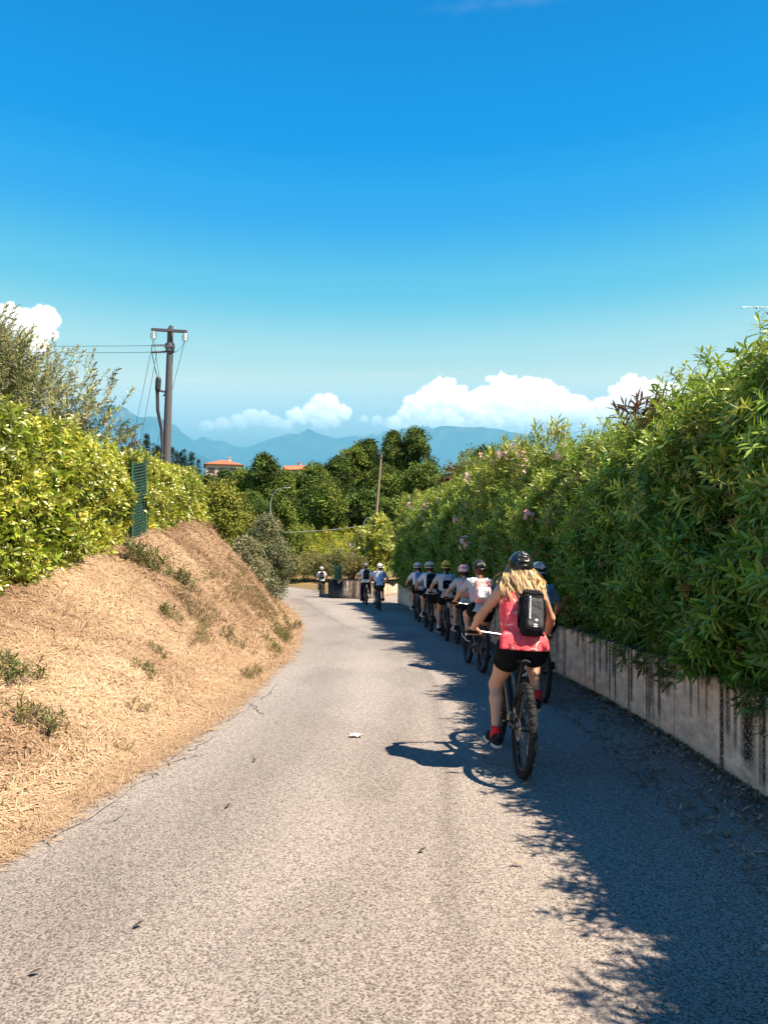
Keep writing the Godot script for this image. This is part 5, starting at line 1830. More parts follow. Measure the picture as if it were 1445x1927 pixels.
func shell(mb: MB, c: Vector3, b: Basis, r: Vector3, kind: int) -> void:
	var nu := 72
	var nv := 30
	var first := mb.v.size()
	for i in nv + 1:
		for k in nu + 1:
			var ph := TAU * k / nu
			var low := PI * (0.56 + 0.085 * cos(ph - PI * 0.5))   # lower at the nape
			var th := low * i / nv
			var d := Vector3(sin(th) * cos(ph), cos(th), sin(th) * sin(ph))
			var f := 1.0
			if kind == 0:
				# sunk vents: four bars across the back, two rows over the crown
				var lat := d.x
				var el := asin(clampf(d.y, -1, 1))
				for q in [[0.02, 0.34], [0.36, 0.34], [0.72, 0.30], [1.08, 0.20]]:
					if d.z > 0.0 or q[0] > 0.9:
						var u := absf(el - q[0]) / 0.085
						var w: float = absf(lat) / q[1]
						f -= 0.10 * smoothstep(1.15, 0.8, u) * smoothstep(1.1, 0.9, w)
				f += 0.012 * smoothstep(0.94, 0.97, th / low)
			mb.vert(c + b * (d * r * f), Vector3.ZERO)
	for i in nv:
		for k in nu:
			var a := first + i * (nu + 1) + k
			var q := [a, a + 1, a + nu + 2, a + nu + 1]
			var fn := (mb.v[q[2]] - mb.v[q[0]]).cross(mb.v[q[3]] - mb.v[q[1]]).normalized()
			if fn.dot(mb.v[a] - c) < 0.0: fn = -fn
			for j in q: mb.n[j] += fn
	for i in nv + 1:   # close the seam
		var a := first + i * (nu + 1)
		var s := mb.n[a] + mb.n[a + nu]
		mb.n[a] = s; mb.n[a + nu] = s
	for k in range(first, mb.n.size()): mb.n[k] = mb.n[k].normalized()
	for i in nv:
		for k in nu:
			var a := first + i * (nu + 1) + k
			mb.quad_i(a, a + 1, a + nu + 2, a + nu + 1)

func long_hair(mb: MB, n: int, width: float, low: float, col: Color) -> void:   # wavy locks from under the helmet over the shoulders
	var c := Vector3(0, 1.575, -0.115)
	for i in n:
		var a := lerpf(-2.1, 2.1, (i + rng.randf()) / n)    # round the back of the head
		var lay := rng.randf()
		var lock := floorf(a * 7.0 + lay * 2.0)   # hairs of one lock wave together
		var p0 := c + Vector3(sin(a) * 0.082, rr(-0.02, 0.02), cos(a) * 0.099)
		var endx := sin(a * 0.70) * width * rr(0.80, 1.0) + sin(lock * 5.1) * 0.018
		var endy := low + 0.05 * sin(lock * 3.7) + absf(endx) * 0.30 + rr(-0.02, 0.03)
		var zback := 0.080 + lay * 0.05 - absf(endx) * 0.30 + maxf(0.0, 1.36 - endy) * 0.35
		if absf(a) > 1.8 and lay < 0.4: zback = -0.08
		var p3 := Vector3(endx, endy, zback)
		var p1 := p0 + Vector3(sin(a) * 0.055 * (0.5 + lay), -0.045, cos(a) * 0.05)
		var p2 := Vector3(lerpf(p0.x, endx, 1.05), lerpf(p0.y, endy, 0.60), lerpf(p0.z, zback, 0.8) + 0.03)
		var ph := lock * 2.3 + rr(-0.35, 0.35)
		var amp := 0.010 + 0.010 * absf(sin(lock * 1.9))
		var path := []
		var rad := []
		for k in 17:
			var t := k / 16.0
			var p := p0.bezier_interpolate(p1, p2, p3, t)
			p += Vector3(sin(t * 11.0 + ph), 0.2 * cos(t * 8.0 + ph), 0.8 * cos(t * 11.0 + ph)) * amp * (0.25 + t)
			path.append(p)
			rad.append(rr(0.9, 1.1) * 0.0046 * (1.0 - 0.8 * t * t * t))
		var g := 0.85 + 0.35 * sin(lock * 2.9) + rr(-0.2, 0.2)
		mb.col = Color(col.r * g, col.g * g * rr(0.92, 1.05), col.b * g * rr(0.75, 1.1))
		mb.tube(path, rad, 5, true, 0.7)
	for i in 40:   # loose single hairs
		var a := rr(-2.0, 2.0)
		var p0 := c + Vector3(sin(a) * 0.085, rr(-0.04, 0.02), cos(a) * 0.10)
		var o := Vector3(sin(a), rr(-1.3, -0.2), cos(a) * 0.5).normalized()
		mb.tube([p0, p0 + o * 0.06, p0 + o * 0.11 + Vector3(rr(-0.03, 0.03), -0.03, 0), p0 + o * 0.13 + Vector3(rr(-0.05, 0.05), -0.09, 0)], [0.0018, 0.0017, 0.0013, 0.0008], 4)

func pony_tail(mb: MB, low: float, col: Color) -> void:
	var c := Vector3(0, 1.575, -0.115)
	for i in 34:   # hair over the nape
		var a := rr(-1.9, 1.9)
		var p0 := c + Vector3(sin(a) * 0.082, rr(-0.01, 0.02), cos(a) * 0.098)
		mb.col = col * rr(0.7, 1.2)
		mb.tube([p0, c + Vector3(sin(a) * 0.075, -0.05, cos(a) * 0.092), c + Vector3(sin(a) * 0.035, -0.085, 0.085)], [0.012, 0.012, 0.008], 5)
	for i in 16:
		var x := rr(-0.02, 0.02)
		mb.col = col * rr(0.65, 1.25)
		mb.tube([c + Vector3(x * 0.5, -0.08, 0.09), c + Vector3(x * 1.2, -0.12, 0.15), Vector3(x * 1.8, lerpf(1.42, low, 0.5), 0.12 + rr(0, 0.02)), Vector3(x * 1.2 + rr(-0.02, 0.02), low + rr(-0.02, 0.03), 0.15)], [0.007, 0.011, 0.010, 0.003], 5)

func fabric(col: Color, rough := 0.9) -> StandardMaterial3D:
	var m := mat(col, rough, 0.0, 0.2)
	m.normal_enabled = true
	if not M.has("cloth_n"): M.cloth_n = noise_tex(0.018, [], 256, FastNoiseLite.TYPE_SIMPLEX_SMOOTH, 3, 8, 9.0)
	m.normal_texture = M.cloth_n
	m.normal_scale = 0.7
	tri_mat(m, 1.6, false)
	return m

func print_image(ground_c: Color, ink: Color, sd: int, n: int, leafy: bool) -> ImageTexture:   # loose printed strokes
	var s := 256
	var img := Image.create_empty(s, s, false, Image.FORMAT_RGB8)
	img.fill(ground_c)
	var g := RandomNumberGenerator.new()
	g.seed = sd
	for i in n:
		var p := Vector2(g.randf() * s, g.randf() * s)
		var a := g.randf() * TAU
		var bend := g.randf_range(-0.09, 0.09)
		var len := g.randi_range(12, 34)
		for k in len:
			p += Vector2(cos(a), sin(a)) * 1.4
			a += bend
			var w := 1.0 + 2.6 * sin(PI * k / len) if leafy else 1.5
			for y in range(-4, 5):
				for x in range(-4, 5):
					if x * x + y * y <= w * w: img.set_pixel(posmod(int(p.x) + x, s), posmod(int(p.y) + y, s), ink)
	return ImageTexture.create_from_image(img)

func printed(tex: Texture2D, scale: float, rough := 0.9) -> StandardMaterial3D:
	var m := fabric(Color.WHITE, rough)
	m.albedo_texture = tex
	m.uv1_scale = Vector3.ONE * scale
	return m

func skin_mat(c: Color) -> StandardMaterial3D:
	var m := mat(c, 0.5, 0.0, 0.4)
	m.subsurf_scatter_enabled = true
	m.subsurf_scatter_strength = 0.12
	return m

var made := {}

func garment(key: String, mirror: bool) -> ArrayMesh:
	var k := key + ("_m" if mirror else "")
	if not made.has(k): made[k] = (mirrored(LV[key]) if mirror else LV[key]).mesh()
	return made[k]

func pack_parts(root: Node3D, kind: int, main: Material, second: Material, trim: Material) -> void:   # worn on the back; root sits on the spine at mid height, local z points out of the back
	var m := MB.new()
	if kind == 0:   # slim hydration pack
		m.rbox(Vector3(0, 0, 0.05), Vector3(0.195, 0.385, 0.10), 0.048, Basis.IDENTITY, 8, Vector2(0.10, 0.15))
		part("main_bag", m, main, root)
		m = MB.new()
		m.rbox(Vector3(0.012, -0.025, 0.098), Vector3(0.135, 0.27, 0.045), 0.022, Basis.IDENTITY, 6, Vector2(0.05, 0.2))
		var pk := part("front_pocket", m, second, root)
		m = MB.new()
		m.box(Vector3(-0.030, 0.015, 0.1205), Vector3(0.011, 0.19, 0.003), Basis(Vector3.RIGHT, -0.03))
		part("reflective_strip", m, M.reflective, pk)
		m = MB.new()
		for k in 9: m.box(Vector3(-0.0305, -0.055 + k * 0.018, 0.1226), Vector3(0.005, 0.010 if k % 3 else 0.006, 0.0012))
		part("lettering", m, M.dark_print, pk)
		m = MB.new()
		m.tube([Vector3(0.020, -0.085, 0.118), Vector3(0.020, -0.085, 0.1255)], 0.0105, 16)
		part("round_badge", m, M.white_print, pk)
		m = MB.new()
		for k in 3: m.box(Vector3(0.004 + k * 0.0105, -0.122, 0.1215), Vector3(0.006, 0.012 + 0.006 * (k % 2), 0.0025))
		m.box(Vector3(0.0145, -0.138, 0.1215), Vector3(0.030, 0.005, 0.0025))
		part("printed_mark", m, M.white_print, pk)
		m = MB.new()
		for y: float in [0.125, 0.155]: m.tube([Vector3(-0.085, y - 0.02, 0.085), Vector3(-0.03, y, 0.104), Vector3(0.03, y, 0.104), Vector3(0.085, y - 0.02, 0.085)], 0.0035, 5)
		m.tube([Vector3(-0.058, -0.15, 0.108), Vector3(-0.058, 0.08, 0.108), Vector3(0.0, 0.115, 0.112), Vector3(0.078, 0.08, 0.108), Vector3(0.078, -0.15, 0.108)], 0.003, 5)
		part("zip", m, trim, root)
		for sx: float in [-1.0, 1.0]:
			m = MB.new()
			m.tube([Vector3(sx * 0.10, -0.13, 0.03), Vector3(sx * 0.104, 0.0, 0.06), Vector3(sx * 0.096, 0.12, 0.045)], [0.008, 0.010, 0.008], 6, true, 0.5)
			part("side_panel", m, trim, root)
	else:
		m.rbox(Vector3(0, 0, 0.065), Vector3(0.285, 0.40, 0.135), 0.062, Basis.IDENTITY, 8, Vector2(0.16, 0.22))
		part("main_bag", m, main, root)
		m = MB.new()
		m.rbox(Vector3(0, -0.065, 0.135), Vector3(0.225, 0.20, 0.065), 0.030, Basis.IDENTITY, 6, Vector2(0.06, 0.25))
		part("front_pocket", m, second, root)
		m = MB.new()
		m.tube([Vector3(-0.10, 0.045, 0.128), Vector3(-0.06, 0.12, 0.122), Vector3(0.06, 0.12, 0.122), Vector3(0.10, 0.045, 0.128)], 0.004, 5)
		m.tube([Vector3(-0.03, 0.195, 0.05), Vector3(0, 0.225, 0.05), Vector3(0.03, 0.195, 0.05)], 0.006, 6)
		part("zip", m, trim, root)
	for sx: float in [-1.0, 1.0]:
		m = MB.new()
		var wx := 0.075 if kind == 0 else 0.10
		m.tube([Vector3(sx * wx, 0.16, 0.0), Vector3(sx * (wx + 0.02), 0.22, -0.06), Vector3(sx * (wx + 0.03), 0.20, -0.17), Vector3(sx * (wx + 0.045), 0.06, -0.20), Vector3(sx * (wx + 0.05), -0.08, -0.13), Vector3(sx * (wx + 0.02), -0.16, 0.0)], 0.018, 8, true, 0.35, Vector3.RIGHT)
		part("shoulder_strap", m, trim, root)

func put_rider(q: Dictionary, bike: Node3D) -> void:
	# rear = ground point of the rear wheel (x, depth); yaw turns left; lean tilts right
	var yaw: float = deg_to_rad(q.get("yaw", 0.0))
	var b := Basis(Vector3.UP, yaw) * Basis(Vector3.BACK, deg_to_rad(-q.get("lean", 0.0)))
	var at := V(q.x, 0.014, q.d) + Basis(Vector3.UP, yaw) * Vector3(0, 0, -0.43)
	var mir: bool = q.get("mirror", false)
	var s: float = q.get("size", 1.0)
	var po := str(q.get("pose", 0))
	var turn: Transform3D = LV.head_turn1 if po == "1" else Transform3D.IDENTITY
	if mir: turn = Transform3D(Basis.from_scale(Vector3(-1, 1, 1))) * turn * Transform3D(Basis.from_scale(Vector3(-1, 1, 1)))
	var xf := Transform3D(b.scaled_local(Vector3.ONE * s), at)
	var bk: Node3D = bike.duplicate()
	bk.name = numbered(self, "bicycle")
	add_child(bk, true)
	bk.transform = Transform3D(b.scaled_local(Vector3(-s if mir else s, s, s)), at)
	tag(bk, q.bike, "bicycle", "bicycles on the lane")
	if po == "1":
		var ck := bk.get_node("crank") as Node3D
		var rb := Basis(Vector3.RIGHT, -(0.5 * PI + 0.262))
		ck.transform = Transform3D(rb, BB - rb * BB)
	if q.has("frame"): (bk.get_node("frame") as MeshInstance3D).material_override = q.frame
	var p := thing("person", q.label, "person", Vector3.ZERO, "riders in the line" if not q.get("first", false) else "")
	p.transform = xf
	part("body", garment("body" + po, mir), q.get("skin", M.skin), p)
	part("tank_top" if q.get("tank", false) else "t_shirt", garment(("tank" if q.get("tank", false) else "tee") + po, mir), q.top, p)
	var legs: String = q.get("legs", "shorts")
	part("leggings" if legs == "tights" else "shorts", garment(legs + po, mir), q.get("bottom", M.black_cloth), p)
	for e in ["l", "r"]:
		if legs != "tights": part("sock", garment("sock" + e + po, mir), q.get("sock", M.white_cloth), p)
		var sh := part("shoe", garment("shoe" + e + po, mir), q.get("shoe", M.shoe_dark), p)
		part("sole", garment("sole" + e + po, mir), q.get("sole", M.sole_pale), sh)
	if q.get("first", false):
		var h := part("helmet", garment("helmet_smooth", false), q.helmet, p)
		part("chin_strap", garment("chin_strap", false), M.black_rubber, h)
		var lin_m := part("helmet_liner", garment("helmet_liner", false), M.black_rubber, h)
	else:
		var h := part("helmet", garment("helmet_ribs", false), q.helmet, p)
		h.transform = turn
		part("helmet_liner", garment("helmet_liner", false), q.get("liner", M.black_paint), h)
		part("chin_strap", garment("chin_strap", false), M.black_rubber, h)
	var hair := MB.new()
	var hc: Color = q.get("hair", Color(0.02, 0.014, 0.01))
	match q.get("style", "nape"):
		"long": long_hair(hair, 760, 0.185, 1.275, hc)
		"tail": pony_tail(hair, q.get("low", 1.30), hc)
		_: pony_tail(hair, 1.44, hc)
	part("hair", hair, M.hair, p).transform = turn
	if q.has("pack"):
		var bp := thing("backpack", q.pack, "backpack", Vector3.ZERO, "backpacks on the riders")
		var slope := Basis(Vector3.RIGHT, -0.42)
		var off: Vector3 = q.get("pack_at", Vector3(0, 1.21, 0.185))
		bp.transform = xf * Transform3D(slope * Basis(Vector3.BACK, q.get("pack_roll", 0.0)), off)
		pack_parts(bp, q.get("pack_kind", 1), q.pack_main, q.pack_second, q.get("pack_trim", M.black_cloth))
	if q.has("bag"):
		var sb := thing("saddle_bag", q.bag, "bag", Vector3.ZERO, "bags behind the saddles")
		sb.transform = xf * Transform3D(Basis.IDENTITY, Vector3(0, 0.80, 0.40))
		var m := MB.new()
		m.rbox(Vector3.ZERO, Vector3(0.24, 0.20, 0.20), 0.045, Basis(Vector3.RIGHT, 0.12), 6, Vector2(-0.10, 0.0))
		part("pouch", m, q.get("bag_mat", M.black_cloth), sb)
		m = MB.new()
		m.tube([Vector3(-0.05, 0.10, 0), Vector3(-0.045, 0.06, 0.104), Vector3(-0.045, -0.06, 0.10)], 0.008, 6, true, 0.4)
		m.tube([Vector3(0.05, 0.10, 0), Vector3(0.045, 0.06, 0.104), Vector3(0.045, -0.06, 0.10)], 0.008, 6, true, 0.4)
		part("strap", m, M.black_rubber, sb)
		if q.get("lamp", false):
			m = MB.new()
			m.rbox(Vector3(0, -0.135, 0.085), Vector3(0.04, 0.055, 0.03), 0.012, Basis.IDENTITY, 4)
			part("rear_lamp", m, M.red_lamp, sb)

func riders() -> void:
	wheel_kit()
	rider_kit(1)
	rider_kit(0)
	M.skin = skin_mat(lin(0.60, 0.32, 0.215))
	M.skin_pale = skin_mat(lin(0.56, 0.33, 0.24))
	M.hair = vmat(0.45, 0.5)
	M.black_cloth = fabric(lin(0.010, 0.010, 0.012))
	M.navy_cloth = fabric(lin(0.012, 0.016, 0.035))
	M.brown_cloth = fabric(lin(0.035, 0.022, 0.018))
	M.white_cloth = fabric(lin(0.66, 0.68, 0.72))
	M.grey_cloth = fabric(lin(0.42, 0.45, 0.50))
	M.reflective = mat(lin(0.6, 0.6, 0.62), 0.35, 0.3)
	M.white_print = mat(lin(0.8, 0.8, 0.8), 0.6)
	M.dark_print = mat(lin(0.05, 0.05, 0.05), 0.6)
	M.shoe_dark = fabric(lin(0.02, 0.02, 0.022), 0.8)
	M.shoe_pale = fabric(lin(0.55, 0.52, 0.48), 0.8)
	M.shoe_pink = fabric(lin(0.55, 0.25, 0.22), 0.8)
	M.sole_pale = mat(lin(0.62, 0.60, 0.57), 0.8)
	M.sole_dark = mat(lin(0.03, 0.03, 0.03), 0.8)
	var plastic := func(c: Color) -> StandardMaterial3D: return mat(c, 0.25)
	var bike := bike_proto()
	var coral := printed(print_image(Color(1.0, 0.36, 0.39), Color(1.0, 0.86, 0.83), 5, 15, true), 2.3)
	var pink := printed(print_image(Color(0.93, 0.62, 0.62), Color(0.97, 0.90, 0.90), 6, 26, true), 3.0)
	var blue_print := printed(print_image(Color(0.60, 0.68, 0.80), Color(0.93, 0.95, 0.98), 7, 60, true), 3.0)
	var white_black := printed(print_image(Color(0.03, 0.03, 0.04), Color(0.85, 0.85, 0.86), 8, 13, false), 3.4)
	var hero_sock := fabric(lin(0.62, 0.03, 0.045))
	var list := [
		{"first": true, "x": 1.03, "d": 5.57, "lean": 3.6, "yaw": 0.5, "size": 1.0, "label": "nearest rider in a coral tank top with long wavy blonde hair, black helmet and shorts", "bike": "black mountain bike with knobbly tyres ridden by the blonde rider in coral", "tank": true, "top": coral, "sock": hero_sock, "helmet": plastic.call(lin(0.014, 0.016, 0.018)), "hair": Color(0.62, 0.41, 0.21), "style": "long", "pack": "slim black and grey backpack on the back of the blonde nearest rider", "pack_kind": 0, "pack_at": Vector3(0.045, 1.215, 0.200), "pack_roll": -0.05, "pack_main": fabric(lin(0.018, 0.018, 0.021), 0.7), "pack_second": fabric(lin(0.055, 0.056, 0.062), 0.7)},
		{"x": 1.86, "d": 8.65, "lean": 1.0, "size": 0.96, "pose": 1, "label": "rider with a silver grey helmet half hidden beside the wall, right of the blonde one", "bike": "black bicycle closest to the concrete wall, right of the blonde rider", "top": fabric(lin(0.22, 0.32, 0.44)), "helmet": plastic.call(lin(0.50, 0.51, 0.53)), "pack": "muted blue backpack of the rider beside the wall", "pack_main": fabric(lin(0.16, 0.25, 0.40)), "pack_second": fabric(lin(0.20, 0.30, 0.46)), "mirror": true},
		{"x": 1.93, "d": 10.75, "lean": 1.0, "size": 0.96, "label": "rider in a pale blue shirt mostly hidden behind the blonde rider", "bike": "bicycle hidden behind the blonde rider, ahead of the one by the wall", "top": fabric(lin(0.40, 0.56, 0.68)), "helmet": plastic.call(lin(0.2, 0.2, 0.22))},
		{"x": 1.47, "d": 11.1, "yaw": 4.5, "lean": 2.5, "size": 0.985, "label": "rider with a glossy black helmet, brown hair and a pink and white backpack", "bike": "black bicycle with wide tyres just left of the blonde rider's hand", "top": M.grey_cloth, "helmet": plastic.call(lin(0.02, 0.025, 0.022)), "hair": Color(0.16, 0.06, 0.03), "style": "tail", "low": 1.28, "pack": "pink and white backpack of the black helmeted rider", "pack_main": pink, "pack_second": fabric(lin(0.75, 0.62, 0.60)), "pack_trim": fabric(lin(0.65, 0.30, 0.31)), "mirror": true},
		{"x": 1.55, "d": 14.2, "yaw": 2.0, "lean": 3.0, "size": 0.95, "pose": 1, "label": "rider with a pink and white helmet and pink shoes", "bike": "bicycle with a black bag behind its saddle under the pink helmeted rider", "top": M.grey_cloth, "helmet": plastic.call(lin(0.72, 0.36, 0.42)), "liner": M.white_print, "shoe": M.shoe_pink, "pack": "coral pink backpack of the pink helmeted rider", "pack_main": fabric(lin(0.72, 0.36, 0.36)), "pack_second": pink, "pack_trim": fabric(lin(0.70, 0.12, 0.16)), "bag": "black bag behind the saddle of the pink helmeted rider"},
		{"x": 1.35, "d": 15.9, "yaw": 1.0, "lean": 1.5, "size": 1.0, "label": "rider with a yellow and black helmet in dark knee trousers", "bike": "bicycle with thick tyres under the yellow helmeted rider", "top": M.grey_cloth, "helmet": plastic.call(lin(0.75, 0.50, 0.03)), "bottom": fabric(lin(0.014, 0.014, 0.016)), "pack": "grey and black backpack of the yellow helmeted rider", "pack_main": fabric(lin(0.42, 0.46, 0.56)), "pack_second": white_black},
		{"x": 1.15, "d": 18.2, "yaw": 3.0, "lean": 2.0, "size": 1.0, "pose": 1, "label": "rider with a black and white helmet, white shirt and pale shoes", "bike": "bicycle with a red rear lamp under its saddle bag", "top": M.white_cloth, "helmet": plastic.call(lin(0.60, 0.60, 0.60)), "shoe": M.shoe_pale, "pack": "black backpack with a white print, second rider from the left of the group", "pack_main": M.navy_cloth, "pack_second": white_black, "bag": "dark saddle bag carrying a small red rear lamp", "bag_mat": M.brown_cloth, "lamp": true},
		{"x": 1.0, "d": 21.3, "yaw": 2.0, "lean": 1.5, "size": 1.0, "pose": 1, "label": "leading rider of the shaded group in a white helmet and white shirt with dark hair", "bike": "bicycle leading the shaded group along the wall", "top": M.white_cloth, "helmet": plastic.call(lin(0.70, 0.72, 0.74)), "shoe": M.shoe_pale, "style": "tail", "low": 1.36, "pack": "light blue backpack of the leader of the shaded group", "pack_main": fabric(lin(0.17, 0.28, 0.52)), "pack_second": fabric(lin(0.22, 0.34, 0.58))},
		{"x": -0.16, "d": 26.9, "yaw": 5.0, "lean": 1.0, "size": 1.0, "pose": 1, "label": "distant rider with a white helmet, reddish hair and a blue patterned top", "bike": "bicycle on the right in the distant pair", "top": blue_print, "skin": M.skin_pale, "helmet": plastic.call(lin(0.72, 0.74, 0.75)), "shoe": M.shoe_pale, "hair": Color(0.16, 0.06, 0.03), "style": "tail", "low": 1.34, "bag": "brown bag behind the saddle in the distant pair", "bag_mat": M.brown_cloth, "mirror": true},
		{"x": -0.73, "d": 30.6, "yaw": 7.0, "lean": 1.0, "size": 1.03, "label": "distant rider with a grey helmet, white shirt and long dark leggings", "bike": "bicycle on the left in the distant pair", "top": M.white_cloth, "skin": M.skin_pale, "helmet": plastic.call(lin(0.30, 0.29, 0.28)), "legs": "tights", "bottom": M.navy_cloth, "pack": "black backpack on the left rider of the distant pair", "pack_main": M.black_cloth, "pack_second": M.navy_cloth},
		{"x": -3.22, "d": 38.5, "yaw": 10.0, "lean": 1.0, "size": 0.93, "label": "farthest rider alone at the bend in a white shirt and helmet", "bike": "bicycle of the farthest rider alone at the bend", "top": M.white_cloth, "helmet": plastic.call(lin(0.65, 0.65, 0.66)), "legs": "shorts", "pack": "black backpack of the farthest rider at the bend", "pack_main": M.black_cloth, "pack_second": fabric(lin(0.03, 0.03, 0.035)), "mirror": true}]
	for q in list: put_rider(q, bike)
	bike.free()

# ---------- poles, signs, houses and small things ----------
func wire(mb: MB, a: Vector3, b: Vector3, sag: float, r: float) -> void:
	var path := []
	for i in 17:
		var t := i / 16.0
		path.append(a.lerp(b, t) - Vector3.UP * sag * 4.0 * t * (1.0 - t))
	mb.tube(path, r, 4, false)

func insulator(mb: MB, top: Vector3, down: Vector3, n: int, r: float, pitch: float) -> Vector3:   # a string of sheds
	var p := top
	for k in n:
		mb.tube([p, p + down * pitch * 0.35, p + down * pitch * 0.6, p + down * pitch], [r * 0.35, r, r * 0.9, r * 0.35], 10)
		p += down * pitch
	return p

func utility_pole() -> void:
	var base := V(-8.05, 1.6, 27.0)
	var root := thing("utility_pole", "grey concrete utility pole with crossarm and insulators behind the left hedge", "utility pole", base)
	var top := V(-7.78, 10.3, 27.0) - base
	M.concrete_grey = mat(lin(0.105, 0.105, 0.115), 0.9, 0.0, 0.2)
	M.steel = mat(lin(0.13, 0.135, 0.15), 0.6, 0.4)
	M.porcelain = mat(lin(0.62, 0.64, 0.66), 0.15)
	M.cable = mat(lin(0.02, 0.022, 0.03), 0.6)
	var mb := MB.new()
	mb.tube([Vector3(0, -0.8, 0), Vector3.ZERO.lerp(top, 0.5), top], [0.20, 0.15, 0.108], 12)
	part("shaft", mb, M.concrete_grey, root)
	mb = MB.new()
	mb.box(top + Vector3(0, -0.12, 0.16), Vector3(1.30, 0.10, 0.10), Basis(Vector3.BACK, -0.06), 0.01)
	mb.tube([top + Vector3(0, -0.02, 0), top + Vector3(0.03, 0.10, 0)], [0.10, 0.07], 8)
	var arm := part("crossarm", mb, M.steel, root)
	var ends := []
	for sx: float in [-1.0, 1.0]:
		mb = MB.new()
		var e := insulator(mb, top + Vector3(sx * 0.57, -0.17 - 0.035 * sx, 0.16), Vector3.DOWN, 3, 0.075, 0.09)
		part("insulator", mb, M.porcelain, arm)
		mb = MB.new()
		mb.tube([e + Vector3(-0.09, 0.20, 0), e + Vector3(-0.10, 0.02, 0), e + Vector3(-0.05, -0.05, 0)], 0.012, 5)
		mb.tube([e + Vector3(0.09, 0.20, 0), e + Vector3(0.10, 0.02, 0), e + Vector3(0.05, -0.05, 0)], 0.012, 5)
		part("arcing_horn", mb, M.steel, arm)
		ends.append(e)
	mb = MB.new()
	mb.tube([top + Vector3(-0.02, -0.85, 0), top + Vector3(-0.02, -0.55, 0)], 0.165, 12)
	mb.box(top + Vector3(0.0, -0.70, 0.14), Vector3(0.40, 0.06, 0.05), Basis.IDENTITY, 0.006)
	part("clamp", mb, M.steel, root)
	var strings := []
	for y: float in [-0.62, -0.86]:
		mb = MB.new()
		strings.append(insulator(mb, top + Vector3(-0.16, y, 0.05), Vector3(-1, -0.03, 0), 7, 0.05, 0.075))
		part("strain_insulator", mb, M.porcelain if y > -0.7 else M.steel, root)
	mb = MB.new()
	mb.rbox(top + Vector3(-0.44, -2.05, 0.05), Vector3(0.19, 0.55, 0.19), 0.07, Basis(Vector3.BACK, -0.06), 5)
	part("cable_head", mb, M.cable, root)
	mb = MB.new()
	mb.box(top + Vector3(-0.27, -2.30, 0.05), Vector3(0.22, 0.07, 0.07), Basis(Vector3.BACK, -0.25), 0.01)
	mb.box(top + Vector3(-0.20, -2.42, 0.05), Vector3(0.16, 0.05, 0.05), Basis(Vector3.BACK, 0.7), 0.01)
	part("bracket", mb, M.steel, root)
	for k in 3:
		mb = MB.new()
		var o := 0.045 * (k - 1)
		mb.tube([top + Vector3(-0.46 + o, -2.3, 0.06), top + Vector3(-0.44 + o, -3.0, 0.08), top + Vector3(-0.30 + o * 0.8, -3.7, 0.10), top + Vector3(-0.27 + o * 0.5, -4.4, 0.12), Vector3(-0.22 + o, 1.0, 0.14), Vector3(-0.22 + o, -0.6, 0.14)], 0.022, 6)
		part("cable", mb, M.cable if k < 2 else M.concrete_grey, root)
	mb = MB.new()
	for k in 3: wire(mb, top + Vector3(-0.44 + 0.05 * (k - 1), -1.8, 0.05), [strings[0], strings[1], ends[0]][k], 0.05, 0.008)
	wire(mb, ends[1], top + Vector3(-0.1, -0.75, 0.0), 0.25, 0.008)
	part("jumper", mb, M.cable, root)
	for k in 2:
		mb = MB.new()
		wire(mb, strings[k], V(-30.0, 10.4 - k * 0.25, 27.0) - base, 0.25, 0.008)
		part("line", mb, M.cable, root)
	for k in 3:   # lines that run down the valley
		mb = MB.new()
		var a: Vector3 = [ends[0], strings[1] + Vector3(0.2, 0, 0), ends[1]][k]
		wire(mb, a, V(-33.0 + k * 1.2, 9.0, 90.0) - base, 1.2, 0.009)
		part("line", mb, M.cable, root)

